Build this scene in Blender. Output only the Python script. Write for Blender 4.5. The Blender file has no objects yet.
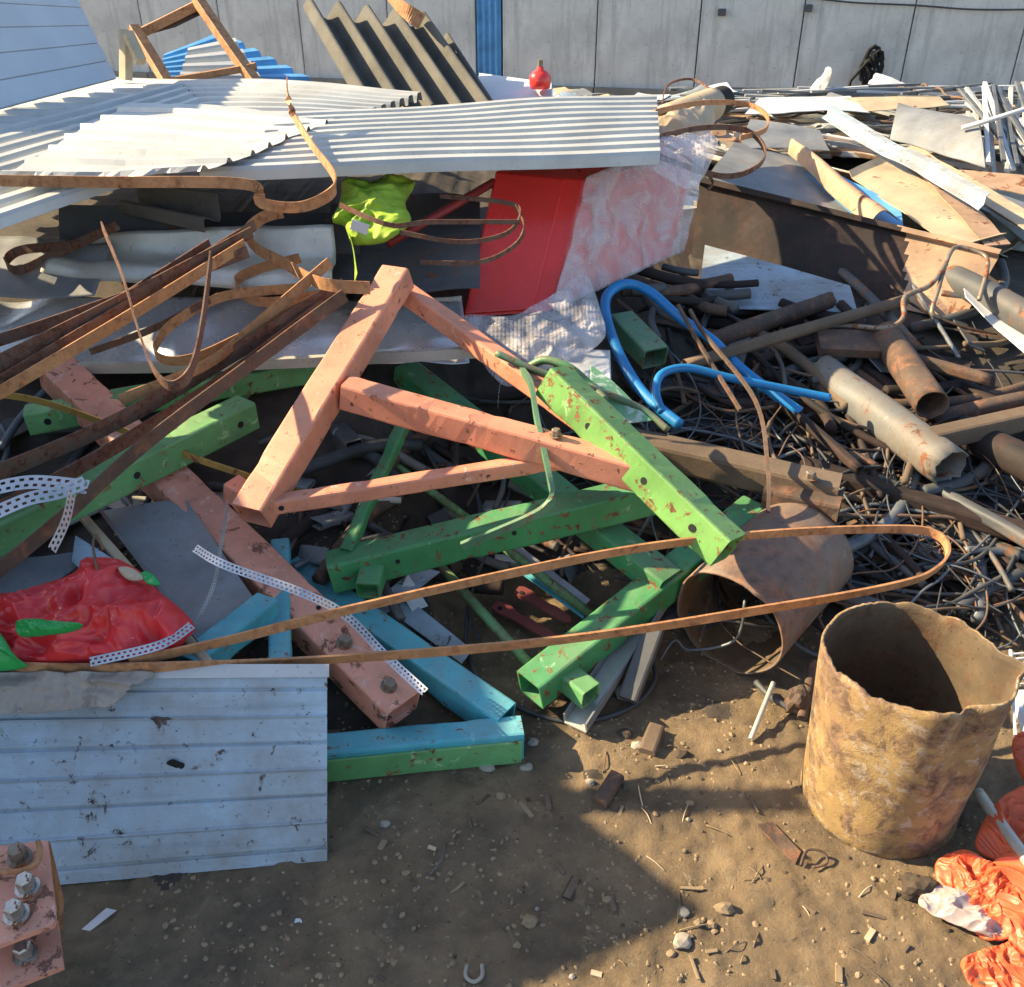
import bpy, math, random
from mathutils import Vector, Matrix, noise
random.seed(11)
V = Vector
sc = bpy.context.scene
COL = sc.collection
# ---------------------------------------------------------------- camera
W, Hh, F, PITCH, CH = 1024, 987, 950.0, math.radians(32), 1.7
cd = bpy.data.cameras.new("camera"); cam = bpy.data.objects.new("camera", cd); COL.objects.link(cam)
cam.location = (0, 0, CH); cam.rotation_euler = (math.radians(90) - PITCH, 0, 0)
cd.sensor_fit = 'HORIZONTAL'; cd.sensor_width = 36; cd.lens = 36 * F / W
cd.clip_start = .05; cd.clip_end = 800
sc.camera = cam
# ---------------------------------------------------------------- world, sun, exposure
SUN_EL, SUN_A = math.radians(31), math.radians(13)      # sun from the left, slightly behind the heap
world = bpy.data.worlds.new("World"); sc.world = world; world.use_nodes = True
nt = world.node_tree; nt.nodes.clear()
sky = nt.nodes.new('ShaderNodeTexSky'); sky.sky_type = 'NISHITA'; sky.sun_disc = False
sky.sun_elevation = SUN_EL; sky.sun_rotation = math.radians(-90) + SUN_A
sky.air_density = 1.0; sky.dust_density = 1.2; sky.ozone_density = 1.0
bg = nt.nodes.new('ShaderNodeBackground'); bg.inputs[1].default_value = 0.1
ow = nt.nodes.new('ShaderNodeOutputWorld')
nt.links.new(sky.outputs[0], bg.inputs[0]); nt.links.new(bg.outputs[0], ow.inputs[0])
sd = bpy.data.lights.new("sun", 'SUN'); sun = bpy.data.objects.new("sun", sd); COL.objects.link(sun)
sd.energy = 5.0; sd.angle = math.radians(0.5); sd.color = (1.0, .80, .50)
LDIR = V((math.cos(SUN_EL) * math.cos(SUN_A), -math.cos(SUN_EL) * math.sin(SUN_A), -math.sin(SUN_EL)))
sun.rotation_euler = LDIR.to_track_quat('-Z', 'Y').to_euler()
sc.view_settings.view_transform = 'Standard'; sc.view_settings.look = 'None'
sc.view_settings.exposure = 1.4; sc.view_settings.gamma = 1
# ---------------------------------------------------------------- helpers
cp, sp = math.cos(PITCH), math.sin(PITCH)
def ray(px, py):
    a = (px - W / 2) / F; b = -(py - Hh / 2) / F
    return V((a, cp + b * sp, -sp + b * cp))
def Q(px, py, z):                      # the point at height z seen at this pixel
    d = ray(px, py); t = (z - CH) / d.z
    return V((0, 0, CH)) + d * t
def D(px, py, y):                      # the point at distance y seen at this pixel
    d = ray(px, py); return V((0, 0, CH)) + d * (y / d.y)
def interp(x, xs, ys):
    if x <= xs[0]: return ys[0]
    for i in range(1, len(xs)):
        if x <= xs[i]:
            t = (x - xs[i-1]) / (xs[i] - xs[i-1]); return ys[i-1] + t * (ys[i] - ys[i-1])
    return ys[-1]
def mound(x, y):                       # height of the heap over the yard
    L = interp(y, [1.5, 1.66, 1.8, 2.1, 2.35, 2.6, 2.9, 3.2, 4.2, 6, 8, 9.4], [0, .05, .1, .2, .3, .42, .56, .66, .66, .5, .3, 0])
    C = interp(y, [2.1, 2.3, 2.5, 2.75, 3.0, 3.3, 4.2, 6, 8, 9.4], [0, .05, .16, .32, .46, .54, .56, .52, .3, 0])
    R = interp(y, [1.9, 2.2, 2.55, 3.0, 3.4, 4.5, 6.5, 8, 9.4], [0, .07, .2, .34, .4, .46, .55, .35, 0])
    if x < -.15:
        t = min(1, max(0, (-.15 - x) / .25)); return C * (1 - t) + L * t
    t = min(1, max(0, (x - .3) / .4)); h = C * (1 - t) + R * t
    return h * (1 if x < 6 else max(0, 1 - (x - 6) / 3))
def P(px, py, lift=0.0):               # the point on the heap (raised by lift) seen at this pixel
    d = ray(px, py); o = V((0, 0, CH)); t = 1.2
    for i in range(1200):
        q = o + d * t
        if q.z <= mound(q.x, q.y) + lift: return q
        t += .008 + t * .002
    return q
WO = {}
def mesh(name, vs, fs, mat, parent=None, smooth=False):
    vs = [V(v) for v in vs]
    lo = V([min(v[i] for v in vs) for i in range(3)]); hi = V([max(v[i] for v in vs) for i in range(3)])
    org = V(((lo.x + hi.x) / 2, (lo.y + hi.y) / 2, lo.z))
    me = bpy.data.meshes.new(name); me.from_pydata([tuple(v - org) for v in vs], [], fs)
    me.materials.append(mat)
    if smooth: me.polygons.foreach_set('use_smooth', [True] * len(me.polygons))
    me.update()
    o = bpy.data.objects.new(name, me); COL.objects.link(o)
    WO[o.name] = org
    if parent:
        o.parent = parent; o.location = org - WO[parent.name]
    else: o.location = org
    return o
def tag(o, label, cat=None, group=None, kind=None):
    if label: o['label'] = label
    if cat: o['category'] = cat
    if group: o['group'] = group
    if kind: o['kind'] = kind
    return o
def empty(name, loc, label, cat, group=None):
    o = bpy.data.objects.new(name, None); COL.objects.link(o); o.location = loc; WO[o.name] = V(loc)
    o.empty_display_size = .05
    return tag(o, label, cat, group)
def n3(p, s, k=0): return noise.noise(V((p[0] * s + k * 7.3, p[1] * s - k * 3.1, p[2] * s + k * 1.7)))
def catmull(pts, seg=6, closed=False):
    pts = [V(p) for p in pts]; n = len(pts)
    if n == 2: return [pts[0].lerp(pts[1], i / seg) for i in range(seg + 1)]
    out = []
    for i in range(n if closed else n - 1):
        g = (lambda j: pts[j % n]) if closed else (lambda j: pts[min(n - 1, max(0, j))])
        a, b, c, d = g(i - 1), g(i), g(i + 1), g(i + 2)
        for k in range(seg):
            t = k / seg
            out.append(.5 * ((2 * b) + (c - a) * t + (2 * a - 5 * b + 4 * c - d) * t * t + (3 * b - a - 3 * c + d) * t ** 3))
    if not closed: out.append(pts[-1])
    return out
def frames(path, up=V((0, 0, 1))):
    fr = []
    for i in range(len(path)):
        t = path[min(i + 1, len(path) - 1)] - path[max(i - 1, 0)]
        t = t.normalized() if t.length > 1e-9 else V((1, 0, 0))
        s = t.cross(up)
        if s.length < 1e-3: s = t.cross(V((.3, 1, 0)))
        s.normalize(); u = s.cross(t).normalized()
        fr.append((t, s, u))
    return fr
def tube(path, r, n=8, r1=None, cap=True):
    """solid bar along a path"""
    vs, fs = [], []; m = len(path)
    s = None
    for i, p in enumerate(path):
        t = (path[min(i + 1, m - 1)] - path[max(i - 1, 0)]).normalized()
        if s is None: s = t.cross(V((.1, .2, 1)))
        s = (s - t * s.dot(t))
        if s.length < 1e-6: s = t.cross(V((1, .2, .1)))
        s.normalize(); u = t.cross(s)
        rr = r if r1 is None else r + (r1 - r) * i / (m - 1)
        for k in range(n):
            a = 2 * math.pi * k / n; vs.append(p + (s * math.cos(a) + u * math.sin(a)) * rr)
    for i in range(m - 1):
        for k in range(n):
            fs.append((i * n + k, i * n + (k + 1) % n, (i + 1) * n + (k + 1) % n, (i + 1) * n + k))
    if cap: fs.append(tuple(reversed(range(n)))); fs.append(tuple((m - 1) * n + k for k in range(n)))
    return vs, fs
def ribbon(path, w, th, up=V((0, 0, 1)), twist=0, wob=.0):
    vs, fs = [], []; m = len(path)
    for i, (p, (t, s, u)) in enumerate(zip(path, frames(path, up))):
        a = twist * i / max(1, m - 1) + wob * n3(p, 3)
        s2 = s * math.cos(a) + u * math.sin(a); u2 = -s * math.sin(a) + u * math.cos(a)
        for q in (s2 * th / 2 + u2 * w / 2, -s2 * th / 2 + u2 * w / 2, -s2 * th / 2 - u2 * w / 2, s2 * th / 2 - u2 * w / 2): vs.append(p + q)
    for i in range(m - 1):
        for k in range(4): fs.append((i * 4 + k, i * 4 + (k + 1) % 4, i * 4 + 4 + (k + 1) % 4, i * 4 + 4 + k))
    fs.append((3, 2, 1, 0)); b = (m - 1) * 4; fs.append((b, b + 1, b + 2, b + 3))
    return vs, fs
def pipe(a, b, r, th=.004, n=28, r1=None, dent=.0, rough_end=0.0):
    """hollow open pipe from a to b"""
    a, b = V(a), V(b); t = (b - a).normalized(); s = t.cross(V((0.02, .01, 1))).normalized(); u = s.cross(t)
    r1 = r if r1 is None else r1; m = 14; vs, fs = [], []
    L = (b - a).length
    for lay, off in ((0, 0), (1, -th)):
        for i in range(m):
            for k in range(n):
                an = 2 * math.pi * k / n; f = i / (m - 1)
                rr = r + (r1 - r) * f + off + dent * n3((math.cos(an), math.sin(an), f * 2), 1.3, 2)
                e = rough_end * noise.noise(V((math.cos(an) * 2.2, math.sin(an) * 2.2, 3 * f))) * (1 if i == 0 else .7 if i == m - 1 else 0)
                vs.append(a + t * (L * f + e) + (s * math.cos(an) + u * math.sin(an)) * rr)
    N = m * n
    for i in range(m - 1):
        for k in range(n):
            k2 = (k + 1) % n
            fs.append((i * n + k, i * n + k2, (i + 1) * n + k2, (i + 1) * n + k))
            fs.append((N + i * n + k, N + (i + 1) * n + k, N + (i + 1) * n + k2, N + i * n + k2))
    for k in range(n):
        k2 = (k + 1) % n; fs.append((k, N + k, N + k2, k2)); e = (m - 1) * n; fs.append((e + k, e + k2, N + e + k2, N + e + k))
    return vs, fs
def rect_section(w, h, c):
    w /= 2; h /= 2
    return [(w, h - c), (w - c * .3, h - c * .3), (w - c, h), (-w + c, h), (-w + c * .3, h - c * .3), (-w, h - c), (-w, -h + c), (-w + c * .3, -h + c * .3), (-w + c, -h), (w - c, -h), (w - c * .3, -h + c * .3), (w, -h + c)]
def boxtube(a, b, w, h, up=V((0, 0, 1)), th=.005, c=.007, roll=0, solid=False):
    """square hollow section with rounded edges and open ends"""
    a, b = V(a), V(b); t = (b - a).normalized(); s = t.cross(up).normalized(); u = s.cross(t)
    if roll: s, u = s * math.cos(roll) + u * math.sin(roll), u * math.cos(roll) - s * math.sin(roll)
    S = rect_section(w, h, c); n = len(S); m = max(4, int((b - a).length / .025)); vs, fs = [], []
    for i in range(m):
        p = a.lerp(b, i / (m - 1))
        for x, y in S:
            q = p + s * x + u * y
            vs.append(q + (s * x + u * y).normalized() * (.0014 * n3(q, 9) - .003 * max(0, n3(q, 14, 5) - .25) * 4 * (0 if solid else 1)) + s * .004 * n3(p, 2.5, 3) + u * .004 * n3(p, 2.5, 6))
    for i in range(m - 1):
        for k in range(n): fs.append((i * n + k, i * n + (k + 1) % n, (i + 1) * n + (k + 1) % n, (i + 1) * n + k))
    if solid:
        fs.append(tuple(reversed(range(n)))); fs.append(tuple((m - 1) * n + k for k in range(n)))
        return vs, fs
    L = (b - a).length; dep = min(L * .45, .25); S2 = [(x * (1 - 2 * th / w), y * (1 - 2 * th / h)) for x, y in S]
    for end, dr in ((a, 1), (b, -1)):
        base = 0 if dr == 1 else (m - 1) * n
        j = len(vs)
        for x, y in S2: vs.append(end + s * x + u * y)
        for x, y in S2: vs.append(end + t * dr * dep + s * x + u * y)
        for k in range(n):
            k2 = (k + 1) % n
            f1 = (base + k, j + k, j + k2, base + k2); f2 = (j + k, j + n + k, j + n + k2, j + k2)
            if dr == -1: f1 = f1[::-1]; f2 = f2[::-1]
            fs.append(f1); fs.append(f2)
        cap = tuple(j + n + k for k in range(n)); fs.append(cap if dr == 1 else cap[::-1])
    return vs, fs
def prism(pts, th, nrm=None):
    pts = [V(p) for p in pts]; n = len(pts)
    if nrm is None:
        nrm = V((0, 0, 0))
        for i in range(n): nrm += pts[i].cross(pts[(i + 1) % n])
        nrm.normalize()
    if nrm.z < 0: nrm = -nrm
    vs = [p + nrm * th / 2 for p in pts] + [p - nrm * th / 2 for p in pts]
    fs = [tuple(range(n)), tuple(reversed(range(n, 2 * n)))]
    for i in range(n): fs.append((i, n + i, n + (i + 1) % n, (i + 1) % n))
    return vs, fs
def sheet(c, nu, nv, fn=None, th=.0015, edge=0):
    """bilinear patch: c = (p00, p10, p11, p01); fn(u,v,point)->offset along the normal"""
    a, b, d, e = [V(p) for p in c]; nrm = (b - a).cross(e - a).normalized()
    if nrm.z < 0: nrm = -nrm
    vs, fs = [], []
    for j in range(nv + 1):
        for i in range(nu + 1):
            u, v = i / nu, j / nv
            if edge:
                if i in (0, nu): v2 = v
                uu = u + edge * noise.noise(V((v * 9, 1.3, a.x))) * (1 if i == nu else 1 if i == 0 else 0)
                vv = v + edge * noise.noise(V((u * 9, 4.3, a.y))) * (1 if j in (0, nv) else 0)
            else: uu, vv = u, v
            p = a.lerp(b, uu).lerp(e.lerp(d, uu), vv)
            vs.append(p + nrm * (fn(u, v, p) if fn else 0))
    N = len(vs)
    vs += [p - nrm * th for p in vs]
    g = lambda i, j: j * (nu + 1) + i
    for j in range(nv):
        for i in range(nu):
            fs.append((g(i, j), g(i + 1, j), g(i + 1, j + 1), g(i, j + 1)))
            fs.append((N + g(i, j), N + g(i, j + 1), N + g(i + 1, j + 1), N + g(i + 1, j)))
    for i in range(nu):
        fs.append((g(i, 0), N + g(i, 0), N + g(i + 1, 0), g(i + 1, 0))); fs.append((g(i, nv), g(i + 1, nv), N + g(i + 1, nv), N + g(i, nv)))
    for j in range(nv):
        fs.append((g(0, j), g(0, j + 1), N + g(0, j + 1), N + g(0, j))); fs.append((g(nu, j), N + g(nu, j), N + g(nu, j + 1), g(nu, j + 1)))
    return vs, fs
def trap(t, duty=.28, sl=.12):         # trapezoid rib profile over one period
    t = t % 1.0
    if t < sl: return t / sl
    if t < sl + duty: return 1
    if t < 2 * sl + duty: return 1 - (t - sl - duty) / sl
    return 0
def blob(outline, bulge, nz, fs_=6, rings=10, M=90, th=.003, up=V((0, 0, 1)), seed=0, sharp=1.0, back=.15):
    """crumpled soft shape over a closed outline of 3D points"""
    B = catmull(outline, 10, True); nb = len(B); c = sum(B, V()) / nb; n = max(24, int(M * .6)); vs, fs = [], []
    def at(a):
        f = (a / (2 * math.pi)) % 1 * nb; i = int(f) % nb; return B[i].lerp(B[(i + 1) % nb], f - int(f))
    for side in (1, -1):
        for j in range(n + 1):
            for i in range(n + 1):
                x, y = i / n * 2 - 1, j / n * 2 - 1
                dx, dy = x * math.sqrt(1 - y * y / 2), y * math.sqrt(1 - x * x / 2)
                r = min(1, math.hypot(dx, dy)); p = c.lerp(at(math.atan2(dy, dx)), r)
                f = math.sqrt(max(0, 1 - r ** 2.4))
                q = p + V((n3(p, fs_ * .5, seed + 11), n3(p, fs_ * .5, seed + 12), 0)) * .08
                w1 = 1 - abs(n3(q, fs_, seed)) * 3; w2 = 1 - abs(n3(q, fs_ * 2.1, seed + 3)) * 3; w3 = 1 - abs(n3(q, fs_ * 4.5, seed + 5)) * 3
                nn = nz * (w1 * .6 + w2 * .4 + w3 * .14) * (.3 + .7 * f) * sharp
                if side == 1: vs.append(p + up * (bulge * f * (1 + .35 * n3(p, fs_ * .6, seed + 9)) + nn))
                else: vs.append(p + up * ((nn if back == 0 else nn * (1 - f)) - th - bulge * f * back) if True else p)
    N = (n + 1) ** 2; g = lambda i, j: j * (n + 1) + i
    for j in range(n):
        for i in range(n):
            fs.append((g(i, j), g(i + 1, j), g(i + 1, j + 1), g(i, j + 1))); fs.append((N + g(i, j), N + g(i, j + 1), N + g(i + 1, j + 1), N + g(i + 1, j)))
    bd = [g(i, 0) for i in range(n)] + [g(n, j) for j in range(n)] + [g(n - i, n) for i in range(n)] + [g(0, n - j) for j in range(n)]
    for k in range(len(bd)): a, b = bd[k], bd[(k + 1) % len(bd)]; fs.append((a, N + a, N + b, b))
    if up.dot((B[nb // 4] - c).cross(B[nb // 2] - c)) < 0: fs = [f[::-1] for f in fs]
    return vs, fs
def bolt(c, nrm, r, h, mat, parent, name='bolt'):
    nrm = V(nrm).normalized(); a = nrm.cross(V((.3, .8, .2))).normalized(); b = nrm.cross(a); vs, fs = [], []
    rings = [(r * 1.4, 0, 16), (r * 1.4, h * .14, 16)]
    vs1 = []
    for rr, hh, _ in rings:
        for k in range(18):
            an = k / 18 * 2 * math.pi; vs1.append(V(c) + nrm * hh + (a * math.cos(an) + b * math.sin(an)) * rr)
    f1 = [(k, (k + 1) % 18, 18 + (k + 1) % 18, 18 + k) for k in range(18)] + [tuple(range(18, 36))]
    o = len(vs1)
    for rr, hh in ((r, h * .18), (r, h * .9), (r * .8, h)):
        for k in range(6):
            an = k / 6 * 2 * math.pi; vs1.append(V(c) + nrm * hh + (a * math.cos(an) + b * math.sin(an)) * rr)
    for i in range(2):
        for k in range(6): f1.append((o + i * 6 + k, o + i * 6 + (k + 1) % 6, o + i * 6 + 6 + (k + 1) % 6, o + i * 6 + 6 + k))
    f1.append(tuple(o + 12 + k for k in range(6)))
    return mesh(name, vs1, f1, mat, parent)
def rock(c, r, mat, name, parent=None, seed=0, sq=.6, sub=2):
    import bmesh
    bm = bmesh.new(); bmesh.ops.create_icosphere(bm, subdivisions=sub, radius=1)
    vs = []
    for v in bm.verts:
        p = v.co; k = 1 + .45 * n3(p, 1.1, seed) + .2 * n3(p, 3, seed)
        vs.append(V(c) + V((p.x * r * k, p.y * r * k * .85, p.z * r * k * sq)))
    fs = [tuple(v.index for v in f.verts) for f in bm.faces]; bm.free()
    return mesh(name, vs, fs, mat, parent)
def merge(lst):
    vs, fs = [], []
    for v, f in lst:
        o = len(vs); vs += list(v); fs += [tuple(i + o for i in q) for q in f]
    return vs, fs
# ---------------------------------------------------------------- materials
def mat(name, col, rust=.0, rustcol=(.16, .06, .025), dirt=.25, dirtcol=(.17, .125, .085), rough=.5, metal=0.0, scale=1.0, bump=.25, vary=.25, streak=0.0, scuff=0, scuffcol=(.5, .5, .48), coat=0, rs=11, soft=.04, wear=0, dust=0, bdist=.004, sdir=(1, 1, .12), bs=38):
    m = bpy.data.materials.new(name); m.use_nodes = True; t = m.node_tree; N, Lk = t.nodes, t.links
    b = N['Principled BSDF']
    tc = N.new('ShaderNodeTexCoord'); co = tc.outputs['Object']
    def nz(s, det=6, ro=.6, dist=0, vec=None):
        x = N.new('ShaderNodeTexNoise'); x.inputs['Scale'].default_value = s * scale; x.inputs['Detail'].default_value = det
        x.inputs['Roughness'].default_value = ro; x.inputs['Distortion'].default_value = dist; Lk.new(vec or co, x.inputs['Vector']); return x.outputs['Fac']
    def rmp(v, a, c):
        x = N.new('ShaderNodeMapRange'); x.inputs['From Min'].default_value = a; x.inputs['From Max'].default_value = c; Lk.new(v, x.inputs['Value']); return x.outputs[0]
    def mul(v, k):
        x = N.new('ShaderNodeMath'); x.operation = 'MULTIPLY'; Lk.new(v, x.inputs[0]); x.inputs[1].default_value = k; return x.outputs[0]
    def mixc(f, a, c):
        x = N.new('ShaderNodeMix'); x.data_type = 'RGBA'
        Lk.new(f, x.inputs['Factor'])
        for s, q in ((6, a), (7, c)):
            if isinstance(q, tuple): x.inputs[s].default_value = (*q, 1)
            else: Lk.new(q, x.inputs[s])
        return x.outputs[2]
    dk = tuple(c * (1 - vary) for c in col); lt = tuple(min(.95, c * (1 + vary * .8)) for c in col)
    c = mixc(rmp(nz(5, 5), .35, .65), dk, lt)
    if scuff: c = mixc(mul(rmp(nz(14, 8, .75, 1.5), .66 - .16 * scuff, .70 - .16 * scuff), .8), c, scuffcol)
    if dirt:
        c = mixc(mul(rmp(nz(3.3, 8, .7), .62 - .35 * dirt, .85 - .3 * dirt), .75 * min(1, dirt * 1.6 + .15)), c, dirtcol)
        c = mixc(mul(rmp(nz(60, 4, .7), .62, .7), min(.8, dirt * 1.5)), c, tuple(q * .45 for q in dirtcol))
    if streak:
        mp = N.new('ShaderNodeMapping'); mp.inputs['Scale'].default_value = sdir; Lk.new(co, mp.inputs[0])
        c = mixc(mul(rmp(nz(16, 6, .7, 0, mp.outputs[0]), .52, .72), streak), c, tuple(q * .35 for q in col))
    if wear:
        ge = N.new('ShaderNodeNewGeometry'); w_ = rmp(ge.outputs['Pointiness'], .515, .56); mm = N.new('ShaderNodeMath'); mm.operation = 'MULTIPLY'; Lk.new(w_, mm.inputs[0]); Lk.new(rmp(nz(22, 8, .8), .42, .58), mm.inputs[1])
        c = mixc(mul(mm.outputs[0], wear), c, (.16, .09, .06))
    if dust:
        ge = N.new('ShaderNodeNewGeometry'); sx = N.new('ShaderNodeSeparateXYZ'); Lk.new(ge.outputs['Normal'], sx.inputs[0]); mm = N.new('ShaderNodeMath'); mm.operation = 'MULTIPLY'; Lk.new(rmp(sx.outputs[2], .3, 1), mm.inputs[0]); Lk.new(rmp(nz(7, 8, .75), .35, .7), mm.inputs[1])
        c = mixc(mul(mm.outputs[0], dust), c, (.42, .36, .29))
    rf = None
    if rust:
        rf = rmp(nz(rs, 9, .72, .4), .68 - .3 * rust - soft / 2, .68 - .3 * rust + soft / 2)
        rc = mixc(rmp(nz(34, 5), .3, .7), tuple(q * .45 for q in rustcol), tuple(min(.6, q * 1.9) for q in rustcol))
        c = mixc(rf, c, rc)
    Lk.new(c, b.inputs['Base Color'])
    rr = N.new('ShaderNodeMapRange'); rr.inputs['To Min'].default_value = max(.08, rough - .15); rr.inputs['To Max'].default_value = min(1, rough + .25)
    Lk.new(nz(9, 6), rr.inputs['Value']); 
    if rf is not None:
        mx = N.new('ShaderNodeMath'); mx.operation = 'MAXIMUM'; Lk.new(rr.outputs[0], mx.inputs[0]); Lk.new(mul(rf, .85), mx.inputs[1]); Lk.new(mx.outputs[0], b.inputs['Roughness'])
        if metal:
            iv = N.new('ShaderNodeMapRange'); iv.inputs['To Min'].default_value = metal; iv.inputs['To Max'].default_value = 0; Lk.new(rf, iv.inputs['Value']); Lk.new(iv.outputs[0], b.inputs['Metallic'])
    else:
        Lk.new(rr.outputs[0], b.inputs['Roughness']); b.inputs['Metallic'].default_value = metal
    b.inputs['Coat Weight'].default_value = coat
    bp = N.new('ShaderNodeBump'); bp.inputs['Strength'].default_value = bump; bp.inputs['Distance'].default_value = bdist
    hh = N.new('ShaderNodeMath'); hh.operation = 'ADD'; Lk.new(nz(bs, 9, .8), hh.inputs[0])
    if rf is not None: Lk.new(mul(rf, .5), hh.inputs[1])
    else: hh.inputs[1].default_value = 0
    Lk.new(hh.outputs[0], bp.inputs['Height']); Lk.new(bp.outputs[0], b.inputs['Normal'])
    return m
M = {}
M['salmon'] = mat('salmon_paint', (.74, .28, .165), rust=.22, dirt=.22, rough=.45, rustcol=(.2, .07, .04), scuff=.35, scuffcol=(.8, .5, .42), rs=30, wear=.8, dust=.25)
M['salmon_worn'] = mat('worn_salmon_paint', (.70, .30, .20), rust=.3, dirt=.25, rough=.5, rustcol=(.16, .07, .045), scuff=.5, scuffcol=(.75, .5, .42), rs=24, wear=.8, dust=.2)
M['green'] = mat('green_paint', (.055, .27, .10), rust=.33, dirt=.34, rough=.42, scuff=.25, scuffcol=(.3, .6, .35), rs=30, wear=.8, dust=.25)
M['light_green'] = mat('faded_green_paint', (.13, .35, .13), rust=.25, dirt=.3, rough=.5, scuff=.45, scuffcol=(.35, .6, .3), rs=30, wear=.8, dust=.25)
M['lit_green'] = mat('sunlit_green_paint', (.16, .36, .09), rust=.34, dirt=.22, rough=.45, scuff=.35, scuffcol=(.4, .62, .3), rs=30, wear=.8, dust=.25)  # green paint lightened and yellowed to imitate sun on one beam
M['teal'] = mat('teal_paint', (.07, .38, .46), rust=.2, dirt=.3, rough=.45, scuff=.2, scuffcol=(.3, .6, .6), rs=30, wear=.8, dust=.25)
M['darkgreen'] = mat('dark_green_paint', (.09, .22, .12), rust=.3, dirt=.3, rough=.5, rs=30, wear=.8, dust=.25)
M['strap'] = mat('rusty_strap', (.50, .26, .12), rust=.55, dirt=.2, rough=.5, metal=.15, rustcol=(.30, .13, .055), scale=2, soft=.2)
M['strap_dark'] = mat('dark_rusty_strap', (.15, .085, .06), rust=.6, dirt=.3, rough=.6, scale=2, rustcol=(.12, .05, .03))
M['rust'] = mat('brown_rust', (.085, .055, .042), rust=.45, dirt=.6, rough=.8, rustcol=(.15, .07, .04), bump=.6, soft=.15, rs=20)
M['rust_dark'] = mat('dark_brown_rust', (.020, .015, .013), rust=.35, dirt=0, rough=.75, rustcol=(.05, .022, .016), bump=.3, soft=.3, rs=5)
M['barrel'] = mat('yellowed_rusty_steel', (.34, .225, .095), rust=.5, dirt=.5, rough=.65, rustcol=(.125, .075, .05), soft=.14, rs=13, scuff=.75, scuffcol=(.42, .35, .27), bdist=.008, bump=.5, dirtcol=(.24, .13, .08), scale=1.3)
M['barrel_dark'] = mat('purple_brown_steel', (.20, .165, .135), rust=.5, soft=.3, rs=7, dirt=.5, rough=.6, rustcol=(.20, .09, .05), bump=.5, scuff=.3, scuffcol=(.4, .38, .36))
M['galv'] = mat('galvanised_ribbed_steel', (.50, .51, .49), dirt=.28, rough=.42, metal=.25, vary=.1, bump=.08, dirtcol=(.36, .32, .24))
M['galv_shade'] = mat('silver_sheet', (.58, .57, .50), dirt=.3, rough=.3, metal=.35, vary=.2, bump=.15, dirtcol=(.28, .26, .2))
M['bluepanel'] = mat('pale_blue_siding', (.40, .53, .64), dirt=.8, rustcol=(.07, .05, .04), rust=.2, rs=24, rough=.45, vary=.08, dirtcol=(.24, .21, .18), scuff=.2, scuffcol=(.6, .62, .66), streak=.55, sdir=(.07, 1, 1))
M['siding'] = mat('pale_grey_siding', (.52, .57, .62), dirt=.05, rough=.4, vary=.06, bump=.05)
M['cement'] = mat('weathered_fibre_cement', (.115, .11, .095), dirt=.5, rough=.85, vary=.3, dirtcol=(.1, .09, .07), scuff=.2, scuffcol=(.24, .23, .19))
M['concrete'] = mat('wall_concrete', (.60, .60, .56), dirt=.35, rough=.9, vary=.15, dirtcol=(.27, .27, .25), streak=.5, scale=.5, bump=.4)
M['footing'] = mat('footing_concrete', (.22, .22, .19), dirt=.4, rough=.9, scale=.5)
M['bluesheet'] = mat('blue_painted_sheet', (.10, .32, .60), dirt=.2, rough=.4)
M['red'] = mat('red_gloss_paint', (.85, .05, .04), dirt=.06, rough=.22, vary=.08, bump=.02, coat=.3)
M['darkred'] = mat('dark_red_paint', (.35, .04, .035), dirt=.3, rust=.3, rough=.5)
M['maroon'] = mat('maroon_primer', (.22, .05, .045), dirt=.3, rough=.6)
M['inner_shade'] = mat('shaded_inside', (.15, .105, .06), dirt=.6, dirtcol=(.04, .03, .022), rust=.4, rustcol=(.10, .045, .02), soft=.2, rough=.85, bump=.5)  # drum insides coloured darker to imitate the shadow within
M['shiny'] = mat('crumpled_bright_sheet', (.62, .64, .66), dirt=.3, rough=.22, metal=.5, vary=.1, bump=.1, dirtcol=(.3, .27, .2))
M['white'] = mat('white_sheet', (.58, .60, .62), dirt=.15, rough=.4, vary=.06, bump=.06)
M['cream'] = mat('cream_sheet', (.48, .38, .25), dirt=.35, rough=.5, vary=.15, rust=.15)
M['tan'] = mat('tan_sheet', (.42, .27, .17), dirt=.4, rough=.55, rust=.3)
M['grey'] = mat('grey_sheet', (.22, .235, .25), dirt=.4, rough=.5, metal=.2)
M['greypipe'] = mat('grey_pipe', (.19, .20, .195), dirt=.7, rough=.6, rust=.25, scuff=.3, scuffcol=(.36, .36, .33))
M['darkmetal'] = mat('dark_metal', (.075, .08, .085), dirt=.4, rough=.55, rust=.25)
M['wire'] = mat('dark_wire', (.05, .053, .058), dirt=.3, rough=.5, scale=3)
M['wire_grey'] = mat('grey_wire', (.15, .165, .18), dirt=.3, rough=.45, scale=3, metal=.3)
M['wire_brown'] = mat('brown_wire', (.12, .08, .055), dirt=.3, rough=.6, rust=.4, scale=3)
M['black'] = mat('black_void', (.012, .012, .012), dirt=0, rough=.9, bump=0)
M['bluepipe'] = mat('blue_pipe', (.02, .22, .52), dirt=.25, rough=.35, rust=.12)
M['wood'] = mat('weathered_wood', (.15, .105, .07), dirt=.4, rough=.85, bump=.6)
M['palewood'] = mat('pale_wood', (.52, .42, .28), dirt=.3, rough=.8, bump=.4)
M['boltm'] = mat('bolt_steel', (.26, .22, .17), rust=.5, dirt=.3, rough=.45, metal=.4, scale=3)
M['chrome'] = mat('bright_bolt_steel', (.50, .48, .44), rust=.45, dirt=.2, rough=.3, metal=.8, scale=3)
M['perf'] = mat('zinc_strip', (.55, .57, .60), dirt=.25, rough=.35, metal=.5)
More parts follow.
